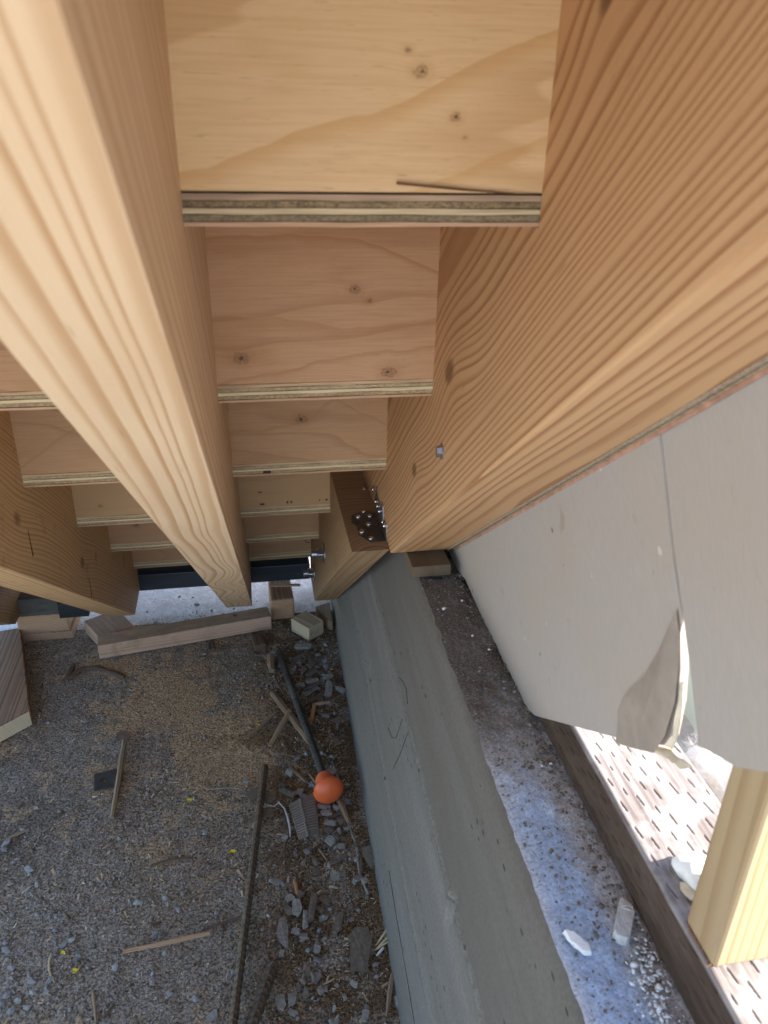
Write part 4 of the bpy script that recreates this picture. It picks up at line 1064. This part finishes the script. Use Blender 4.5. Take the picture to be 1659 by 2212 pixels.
rc_ = tube("rebar", [e0, e0.lerp(e1, .4)], [.0078, .0082], m_rebar_grey, n=14)
rr = rebar("ribbed_length", [e0.lerp(e1, .4), e1], .0074, m_rebar_grey); rr.parent = rc_
bm = bmesh.new(); bmesh.ops.create_uvsphere(bm, u_segments=14, v_segments=8, radius=.0079); bmesh.ops.translate(bm, verts=bm.verts, vec=e0)
from_bm("rounded_end", bm, m_rebar_grey, rc_, True)
tag(rc_, "grey reinforcing bar lying beside the wall with an orange mushroom cap on its near end", "reinforcing bar")
# mushroom cap, axis along the bar
dirc = (e1 - e0).normalized()
prof = [(.0, -.030), (.0125, -.030), (.0165, -.028), (.0190, -.022), (.0200, -.008), (.0205, .002), (.0262, .0022), (.0292, .0045), (.0300, .0080), (.0292, .0118), (.0262, .0170), (.0215, .0215), (.0150, .0248), (.0075, .0266), (.0, .0272)]
Np = 60
P = np.zeros((len(prof), Np + 1, 3))
for i, (r, h) in enumerate(prof):
    for k in range(Np + 1):
        t = 2 * math.pi * k / Np
        rr_ = r * (1 + (.022 * (1 if (k // 2) % 2 else 0) if i in (6, 7, 8) else 0))
        P[i, k] = (rr_ * math.cos(t), rr_ * math.sin(t), h)
cap = grid("end_cap", P, m_cap, rc_)
cap.location = e1 + dirc * .006
cap.rotation_euler = (dirc + Vector((.03, -.05, .02))).to_track_quat('Z', 'Y').to_euler()
cap['label'] = "round orange plastic mushroom cap pushed onto the end of the bar"

# ---------------------------------------------------------------- litter, one object each
for i, (ax, ay, bx, by, w) in enumerate(CHIPS):
    L = math.hypot(bx - ax, by - ay)
    br = rng.random() > .62
    o = flake("mortar_chip", (ax, ay), (bx, by), w, rng.uniform(.005, .009) if L > .03 else rng.uniform(.003, .006), m_mortar_b if br else m_mortar, z0=.001 + .004 * rng.random(), pts=rng.choice([6, 7, 8, 9]))
    later(o, ("large " if L > .045 else "small " if L < .02 else "") + ("narrow " if L > 2.3 * w else "squarish ") + ("brownish" if br else "grey") + " mortar chip", "mortar chip", (ax + bx) / 2, (ay + by) / 2, "mortar chips in the rubble")
# crumbs of the same rubble, too many to count
parts_ = {0: [], 1: [], 2: []}
for i in range(230):
    cxr, cyr, sx, sy = rng.choice([(.10, 1.43, .045, .09), (.06, 1.07, .05, .09), (.04, .84, .06, .06), (.03, .70, .08, .05), (.10, 1.02, .03, .06), (.06, 1.60, .05, .06), (.10, 1.50, .04, .05)])
    x, y = rng.gauss(cxr, sx), rng.gauss(cyr, sy)
    a = rng.uniform(0, 3.14); L = rng.uniform(.006, .019)
    if x > .145 or y > 1.62: continue
    k_ = rng.randrange(3)
    o = flake("tmp", (x - L / 2 * math.cos(a), y - L / 2 * math.sin(a)), (x + L / 2 * math.cos(a), y + L / 2 * math.sin(a)), L * rng.uniform(.45, .8), rng.uniform(.002, .006), m_mortar, z0=.001, pts=8)
    o.data.transform(Matrix.Translation(o.location) @ o.rotation_euler.to_matrix().to_4x4())
    parts_[k_].append(o.data); bpy.data.objects.remove(o)
for k_, l_ in parts_.items():
    bm = bmesh.new()
    for me in l_: bm.from_mesh(me); bpy.data.meshes.remove(me)
    o = from_bm("rubble", bm, (m_mortar, m_mortar_b, m_pebble)[k_]); tag(o, kind='stuff')
o = flake("mortar_slab", (.1219, .8179), (.1096, .7412), .037, .007, m_mortar_b, z0=.002, tilt=False, pts=18)
tag(o, "largest brown slab of dried mortar lying flat by the wall near the bottom", "mortar slab")

LBL = {
 'thick split': ("thickest split stick lying beside the grey bar and running under the orange cap", m_split, .010, .004, .010),
 'thick split2': ("end of the split stick coming out below the orange cap", m_split, .008, .004, .004),
 'side splinter': ("splinter branching left from the thick split stick", m_split, .006, .012, .003),
 'thin': ("thin dark splinter standing above the thick split stick", m_split_dk, .004, .01, .012),
 'orange v1': ("lower arm of the fresh orange splinter bent like a V beside the grey bar", m_cedar, .006, .012, .004),
 'orange v2': ("upper pale arm of the bent V splinter beside the grey bar", m_split_lt, .005, .013, .010),
 'stub': ("short brown wooden stub at the far end of the grey bar", m_split, .016, .002, .002),
 'dark diag': ("dark flat splinter lying among the chips behind the far end of the grey bar", m_split_dk, .006, .004, .006),
 'orange sliver': ("bright orange pointed sliver above the rubble at the bottom", m_cedar, .004, .004, .002),
 'dagger': ("grey dagger shaped splinter lying beside the wall at the bottom right of the slab", m_split, .006, .006, .002),
 'straw1': ("top straw of the bundle leaning at the wall near the mortar slab", m_fibre, .003, .010, .003),
 'straw2': ("middle straw of the bundle leaning at the wall near the mortar slab", m_fibre, .003, .010, .003),
 'straw3': ("lowest straw of the bundle leaning at the wall near the mortar slab", m_fibre, .003, .008, .003),
 'white scrap': ("narrow white scrap under the straw bundle by the wall", m_white, .003, .006, .003),
 'straw4': ("single pale straw lying below the rubble at the bottom", m_fibre, .002, .003, .002),
 'cedar': ("long thin pink cedar strip lying left of the long rusty bar", m_block, .006, .002, .002),
 'thinbrown': ("thin brown twig between the cedar strip and the long rusty bar", m_split_dk, .003, .002, .002),
 'rod': ("straight brown wooden rod lying across the metal plate", m_split, .010, .006, .003),
 'twig': ("dark curved twig lying alone in the middle of the slab", m_split_dk, .003, .002, .002),
 'straw5': ("pale curved blade of straw near the bottom left", m_fibre, .002, .003, .003),
 'twig2': ("brown twig reaching the bottom edge left of the bars", m_split, .003, .002, .002),
 'twig3': ("short slanting twig at the bottom edge near the rusty bars", m_split_dk, .003, .002, .002),
 'splint': ("pale splinter lying above left of the orange cap", m_split, .005, .004, .004),
 'splint2': ("small cream sliver touching the left of the orange cap", m_split_lt, .002, .005, .008),
 'twigdark': ("dark thin twig below the white string", m_split_dk, .003, .003, .002),
 'dark stick': ("dark stick in the corner beside the wall and the small blocks", m_split_dk, .004, .004, .004),
 'br twig': ("grey forked twig behind the yellow petal left of the split sticks", m_split, .004, .003, .003),
 'chipwood': ("flat wood chip at the left edge of the slab", m_split, .003, .002, .002),
 'sl': ("thin sliver lying right below the ribbed plastic strip", m_split, .003, .003, .002),
 's2': ("grey splinter lying right of the ribbed plastic strip", m_split_dk, .005, .004, .004),
 's3': ("dark bent twig pointing at the wall above the orange cap", m_split_dk, .004, .004, .002),
 'edge twig': ("grey twig lying along the groove by the wall", m_split_dk, .005, .003, .003),
 'cut': ("small forked pale chip beside the dagger shaped splinter", m_split_lt, .003, .006, .004),
}
for (nm, ax, ay, bx, by, w) in STICKS:
    lab, mt, h, z0, z1 = LBL[nm]
    o = stick({'straw1': 'straw', 'straw2': 'straw', 'straw3': 'straw', 'straw4': 'straw', 'straw5': 'straw', 'cedar': 'wood_strip', 'rod': 'wooden_rod', 'white scrap': 'white_scrap'}.get(nm, 'wood_splinter'),
              (ax, ay), (bx, by), max(w, .0022), max(h * .9, .0015), mt, z0=z0, z1=z1, taper=(.75, .35) if 'straw' in nm or nm in ('dagger', 'orange sliver', 'thin') else (.85, .7),
              bend=.006 if nm in ('twig', 'straw5', 'twigdark') else 0.0)
    tag(o, lab, {'s': 'straw'}.get('s' if 'straw' in nm else '', 'splinter') if nm not in ('cedar', 'rod', 'white scrap') else {'cedar': 'wood strip', 'rod': 'wooden rod', 'white scrap': 'scrap'}[nm])
for (x, y, d) in PEBBLES:
    o = from_bm("pebble", rock_bm(.5, d * .95, d * rng.uniform(.5, .8), d * .42, rng.uniform(0, 90), 1, .6), rng.choice([m_pebble, m_pebble, m_pebble_b]), smooth=False)
    o.location = (x, y, gz(x, y) + d * .12); o.rotation_euler = (rng.uniform(-.2, .2), rng.uniform(-.2, .2), rng.uniform(0, 6.3))
    later(o, ("large " if d > .0165 else "small " if d < .0095 else "") + "blue grey pebble", "pebble", x, y, "pebbles on the slab")
for k, (x, y) in enumerate(PETALS):
    bm = bmesh.new()
    c0 = bm.verts.new((0, 0, .001)); rgv = []
    for i in range(9):
        a = i / 9 * 6.283; r = .0045 * rng.uniform(.5, 1.2)
        rgv.append(bm.verts.new((r * math.cos(a) * 1.4, r * math.sin(a), .0015 + rng.uniform(0, .002))))
    for i in range(9): bm.faces.new((c0, rgv[i], rgv[(i + 1) % 9]))
    o = from_bm("yellow_petal", bm, m_yellow)
    o.location = (x, y, gz(x, y) + .004)
    tag(o, "tiny bright yellow flower petal " + ("near the plank at left", "left of the split sticks", "left of the long rusty bar's far end", "close to the middle of the long rusty bar", "near the bottom left straw, upper of two", "near the bottom left straw, lower of two")[k], "petal")

# steel plate with a hole
cs = [(-.3607, 1.2321), (-.3182, 1.2424), (-.3145, 1.1954), (-.3533, 1.1892)]
cx, cy = -.337, 1.216
bm = bmesh.new()
outer = [bm.verts.new((x - cx, y - cy, .003)) for x, y in cs]
inner = [bm.verts.new((.0065 * math.cos(a * math.pi / 9) - .002, .0065 * math.sin(a * math.pi / 9) - .002, .003)) for a in range(18)]
es = [bm.edges.new((outer[i], outer[(i + 1) % 4])) for i in range(4)] + [bm.edges.new((inner[i], inner[(i + 1) % 18])) for i in range(18)]
bmesh.ops.triangle_fill(bm, edges=es, use_beauty=True)
r_ = bmesh.ops.extrude_face_region(bm, geom=list(bm.faces))
bmesh.ops.translate(bm, verts=[g for g in r_['geom'] if isinstance(g, bmesh.types.BMVert)], vec=(0, 0, -.003))
o = from_bm("steel_plate", bm, m_steel_dk); o.location = (cx, cy, gz(cx, cy) + .0025)
o.data.materials[0] = plain("dark_plate", (.085, .08, .072), .6, .4, var=.3, scale=80)
tag(o, "small dark square steel plate with a round hole, half under the wooden rod", "steel plate")
o = flake("leaf_scrap", (-.327, 1.345), (-.302, 1.318), .026, .002, plain("dry_leaf", (.20, .135, .095), .8, var=.3), z0=.010, pts=7, tilt=False)
tag(o, "dry brown leaf scrap at the far end of the wooden rod", "leaf")

# clear ribbed strip
A_, B_, C_, D_ = [Vector((x, y, 0)) for x, y in ((.0213, 1.0879), (.0734, 1.1097), (.0754, 1.0093), (.0353, 1.0038))]
m, n = 120, 24
P = np.zeros((m, n, 3))
for i in range(m):
    for k in range(n):
        u_, v_ = i / (m - 1), k / (n - 1)
        p = A_.lerp(B_, v_).lerp(D_.lerp(C_, v_), u_)
        rib = .0011 * math.sin(u_ * 2 * math.pi * 15) * (1 if .12 < u_ < .86 and .06 < abs(v_ - .45) + .02 and .05 < v_ < .95 else 0)
        ridge = .0022 * math.exp(-((v_ - .45) / .05) ** 2)
        P[i, k] = (p.x, p.y, .012 + rib + ridge + .003 * math.sin(v_ * 3.14) + gz(p.x, p.y))
t_ = NT("clear_ribbed_plastic"); t_.b.inputs['Transmission Weight'].default_value = .55; t_.b.inputs['IOR'].default_value = 1.45
m_clear = t_.out((.42, .36, .30), .22, 0, .6)
ps = grid("ribbed_strip", P, m_clear)
sm = ps.modifiers.new("thick", 'SOLIDIFY'); sm.thickness = .0008
tag(ps, "clear ribbed plastic strip lying in the rubble below left of the orange cap", "plastic strip")
o = tube("string", [(x, y, gz(x, y) + h) for (x, y), h in zip([(-.0294, 1.1011), (-.0057, 1.0883), (.0031, 1.0943), (.0136, 1.0781), (.0181, 1.0578), (.021, 1.0364), (.0199, 1.0179)], (.010, .012, .016, .014, .012, .008, .005))],
         [.0010, .0010, .0013, .0016, .0026, .0026, .0008], plain("white_string", (.55, .53, .50), .8, var=.2), n=6)
tag(o, "frayed white string curling beside the ribbed plastic strip", "string")
def smooth_pts(pts, k=4):
    out_ = []
    for i in range(len(pts) - 1):
        p0, p1, p2, p3 = [Vector(pts[max(0, min(len(pts) - 1, i + q))]) for q in (-1, 0, 1, 2)]
        for s in range(k):
            t = s / k
            out_.append(.5 * ((2 * p1) + (-p0 + p2) * t + (2 * p0 - 5 * p1 + 4 * p2 - p3) * t * t + (-p0 + 3 * p1 - 3 * p2 + p3) * t ** 3))
    out_.append(Vector(pts[-1]))
    return out_
W_ = [(.0089, 1.3366), (-.0242, 1.3062), (-.0446, 1.2807), (-.0739, 1.2574), (-.1022, 1.227), (-.1205, 1.209), (-.1383, 1.1865), (-.1414, 1.1721), (-.1319, 1.1585), (-.0958, 1.1567), (-.065, 1.1471)]
o = tube("root_fibre", smooth_pts([(x, y, gz(x, y) + .005) for x, y in W_]), [.0006] * 22 + [.0009] * 19, plain("root_pale", (.34, .28, .21), .8, var=.3, scale=30), n=6)
tag(o, "long thin pale root fibre looping left of the long rusty bar", "fibre")
BK = [(-.497, 1.60), (-.50, 1.545), (-.475, 1.575), (-.44, 1.575), (-.405, 1.555), (-.37, 1.53)]
o = tube("bark_curl", smooth_pts([(x + .03, y + .01, gz(x, y) + .010) for x, y in BK], 5), [.004 + .004 * abs(math.sin(i * .5)) for i in range(26)], m_split_dk, n=7); o.scale.z = .6
tag(o, "dark curled strip of bark lying left of the long board", "bark")

o = tube("cement_dribble", smooth_pts([(.118, 1.20, gz(.118, 1.20) + .0005), (.128, 1.12, .0015), (.131, 1.04, .001), (.139, .98, .001), (.137, .93, .001), (.146, .88, .001)], 8), [.0015 + .0022 * rng.random() for _ in range(41)], m_mortar, n=6); o.scale.z = .6
tag(o, "low grey cement dribble running along the slab beside the wall foot", "cement dribble")
# white chunks on the wall top, foam on the plate
def chunk(name, pts, h, mat, base):
    cx = sum(p[0] for p in pts) / len(pts); cy = sum(p[1] for p in pts) / len(pts)
    bm = bmesh.new()
    lo_ = [bm.verts.new((x - cx, y - cy, 0)) for x, y in pts]; hi_ = [bm.verts.new(((x - cx) * .86, (y - cy) * .9, h * rng.uniform(.85, 1))) for x, y in pts]
    bm.faces.new(lo_[::-1]); bm.faces.new(hi_)
    for i in range(len(pts)):
        j = (i + 1) % len(pts); bm.faces.new((lo_[i], lo_[j], hi_[j], hi_[i]))
    bmesh.ops.triangulate(bm, faces=list(bm.faces))
    bmesh.ops.subdivide_edges(bm, edges=list(bm.edges), cuts=2)
    for v in bm.verts: v.co += Vector((1, 1, 1)) * .0010 * mnoise.noise(v.co * 250)
    o = from_bm(name, bm, mat); o.location = (cx, cy, base)
    return o
o = chunk("plaster_piece", [(.2705, .381), (.2775, .372), (.2770, .366), (.262, .345), (.2585, .3435), (.2508, .348), (.2505, .352), (.2643, .372)], .008, m_white, H - .560)
tag(o, "larger whitish plaster piece lying on the wall top against the treated plate", "plaster piece")
o = chunk("plaster_piece", [(.2135, .361), (.221, .3595), (.2305, .347), (.2285, .3395), (.222, .3425), (.2159, .3515)], .004, m_foam, H - .559)
tag(o, "smaller bright white plaster flake in the middle of the wall top", "plaster piece")
for (x, y) in [(.2283, .8134), (.2618, .7203), (.2495, .7506), (.2586, .5298), (.2688, .5313), (.2574, .8292), (.2147, .9032)]:
    o = from_bm("plaster_crumb", rock_bm(.5, *( (.0062, .0052, .0045) if y == .8134 else (.0035, .003, .0025)), rng.uniform(0, 50), 1, .6), m_foam)
    o.location = (x, y, H - .5565)
    tag(o, ("middle-sized" if 0 else "white") + " plaster crumb on the wall top, " + {.8134: "large one nearest the shim's front", .7203: "halfway along the gypsum board edge", .7506: "left of the gypsum board's middle", .5298: "just in front of the gypsum board corner", .5313: "touching the gypsum board corner", .8292: "small one close to the gypsum board", .9032: "lying at the shim's front edge"}[y], "plaster crumb", "white crumbs on the wall top")
bm = rock_bm(.5, .036, .030, .024, 5, 3, .5)
o = from_bm("foam_lump", bm, m_foam, smooth=True); o.location = (.309, .352, H - .497)
tag(o, "bright white lump of foam on the sunlit plate beside the stud", "foam lump")
o = flake("paper_scrap", (.292, .345), (.318, .326), .014, .0025, m_flapedge, base=H - .5025, z0=0, tilt=False)
tag(o, "torn pale scrap lying in front of the white foam lump on the plate", "scrap")
# white fibre batt and pale sheet beyond the plate
bm = rock_bm(.5, .07, .11, .07, 9, 5, .45)
for v in bm.verts: v.co += v.co.normalized() * (.006 * mnoise.noise(v.co * 45) + .003 * mnoise.noise(v.co * 160))
bt = from_bm("fibre_batt", bm, m_foam, smooth=True); bt.location = (.415, .462, H - .545)
V, F = [], []
for k in range(420):
    a, b_ = rng.uniform(1.6, 4.9), rng.uniform(-.2, 1.0)
    p = Vector((.035 * math.cos(a) * math.cos(b_), .056 * math.sin(a) * math.cos(b_), .037 * math.sin(b_)))
    prev = p
    dv = Vector((rng.uniform(-1, 1), rng.uniform(-1, 1), rng.uniform(-.3, 1))).normalized()
    for s in range(4):
        q = prev + (p.normalized() * .4 + dv) * .0022 + Vector((rng.uniform(-1, 1), rng.uniform(-1, 1), rng.uniform(-1, 1))) * .0010
        i0 = len(V); V += [tuple(prev), tuple(prev + Vector((.00025, 0, .00025))), tuple(q)]; F.append((i0, i0 + 1, i0 + 2)); prev = q
mesh("loose_fibres", V, F, m_foam, bt)
tag(bt, "bright white fluffy fibre batt beyond the treated plate", "fibre batt")
P = np.zeros((20, 14, 3))
for i in range(20):
    for k in range(14):
        P[i, k] = (.455 + .20 * i / 19, .30 + .5 * k / 13, H - .62 + .17 * math.sin(i / 19 * 2.2) + .012 * math.sin(k * 1.3))
sh2 = grid("pale_sheet", P, plain("pale_green_sheet", (.50, .60, .55), .4, var=.08, scale=12))
sh2.modifiers.new("thick", 'SOLIDIFY').thickness = .002
tag(sh2, "pale green plastic sheet heaped behind the white fibre batt", "plastic sheet")
bk = box("backfill_mound", .39, 1.4, -.6, 1.6, 0.001, H - .60, plain("pale_backfill", (.40, .37, .33), .9, var=.25, scale=30, bump=.8, bd=.01), bev=.03)
tag(bk, kind='structure')

# ---------------------------------------------------------------- gravel and sawdust that nobody could count
def scatter(name, n, fn, size, mat, kind):
    if kind == 'rock':
        t0 = bmesh.new(); bmesh.ops.create_icosphere(t0, subdivisions=1, radius=1.0)
        bv = np.array([v.co[:] for v in t0.verts]); bf = np.array([[v.index for v in f.verts] for f in t0.faces]); t0.free()
    else:
        bv = np.array([(-1, -.35, 0), (1, -.3, .25), (.9, .35, 0), (-.8, .3, .2), (0, 0, .35)], float)
        bf = np.array([(0, 1, 4), (1, 2, 4), (2, 3, 4), (3, 0, 4)])
    PX = []
    have = 0
    while have < n:
        x, y, z, p = fn(n * 3)
        k = nrng.random(len(x)) < p
        PX.append(np.stack([x[k], y[k], z[k]], -1)); have += int(k.sum())
    PX = np.concatenate(PX)[:n]
    s = size * np.exp(nrng.normal(0, .5, n)); a = nrng.uniform(0, 6.28, n)
    sc = np.stack([np.ones(n), nrng.uniform(.5, .9, n), nrng.uniform(.35, .6, n)], -1) * s[:, None]
    q = bv[None] * (1 + nrng.uniform(-.22, .22, (n, len(bv), 1))) * sc[:, None, :]
    tx, ty = nrng.uniform(-.4, .4, (2, n))
    z1 = q[..., 2] + q[..., 0] * tx[:, None] + q[..., 1] * ty[:, None]
    ca, sa = np.cos(a)[:, None], np.sin(a)[:, None]
    V = np.stack([q[..., 0] * ca - q[..., 1] * sa, q[..., 0] * sa + q[..., 1] * ca, z1 + s[:, None] * .25], -1) + PX[:, None, :]
    F = (bf[None] + (np.arange(n) * len(bv))[:, None, None]).reshape(-1, 3)
    me = bpy.data.meshes.new(name)
    V = V.reshape(-1, 3)
    me.vertices.add(len(V)); me.vertices.foreach_set('co', V.reshape(-1).astype(np.float32))
    me.loops.add(len(F) * 3); me.loops.foreach_set('vertex_index', F.reshape(-1).astype(np.int32))
    me.polygons.add(len(F)); me.polygons.foreach_set('loop_start', np.arange(0, len(F) * 3, 3, dtype=np.int32))
    me.update(calc_edges=True); me.materials.append(mat)
    o = bpy.data.objects.new(name, me); COL.objects.link(o)
    return tag(o, kind='stuff')
def f_gravel(n):
    x, y = nrng.uniform(-.60, .15, n), nrng.uniform(.45, 1.72, n)
    d = .10 + .9 * np.clip((-.18 - x) / .2, 0, 1) * np.clip((1.18 - y) / .25, 0, 1) + .7 * np.clip((x + .01) / .05, 0, 1)
    return x, y, gza(x, y), d * (.15 + 1.5 * vnoise(x * 11, y * 11, 0, 77))
scatter("gravel", 1500, f_gravel, .0022, m_pebble, 'rock')
scatter("gravel", 1200, f_gravel, .0019, m_mortar_b, 'rock')
scatter("gravel", 700, f_gravel, .0017, m_pebble_b, 'rock')
def f_saw(n):
    x, y = nrng.uniform(-.62, .155, n), nrng.uniform(.42, 1.80, n)
    return x, y, gza(x, y), .2 + 5 * np.maximum(0, fbm(x * 5., y * 5., 0, 3, 55) - .42)
scatter("sawdust", 14000, f_saw, .0016, plain("sawdust_tan", (.58, .43, .27), .9, var=.3), 'flake')
scatter("sawdust", 9000, f_saw, .0018, plain("sawdust_brown", (.17, .11, .065), .9, var=.3), 'flake')
scatter("sawdust", 3500, f_saw, .0014, plain("shaving_pale", (.72, .62, .47), .9, var=.3), 'flake')
def f_top(n):
    y = nrng.uniform(.20, .93, n); x = nrng.uniform(.210, .279, n)
    return x, y, y * 0 + H - .559, np.where(x > .262, 1.0, .35)
scatter("grit", 500, f_top, .0009, m_pebble_b, 'rock')
scatter("grit", 1500, f_top, .0010, m_mortar_b, 'rock')
def f_crumb(n):
    y = nrng.normal(.31, .024, n); x = np.minimum(.263 + (.31 - y) * -.15 + nrng.normal(0, .007, n), .277)
    return x, y, y * 0 + H - .558, y * 0 + 1
scatter("plaster_grit", 300, f_crumb, .0010, m_foam, 'rock')
def f_yard(n):
    x, y = nrng.uniform(-.8, .5, n), nrng.uniform(1.80, 2.6, n)
    return x, y, x * 0, x * 0 + 1
scatter("gravel", 300, f_yard, .0040, m_pebble, 'rock')
settle_labels()
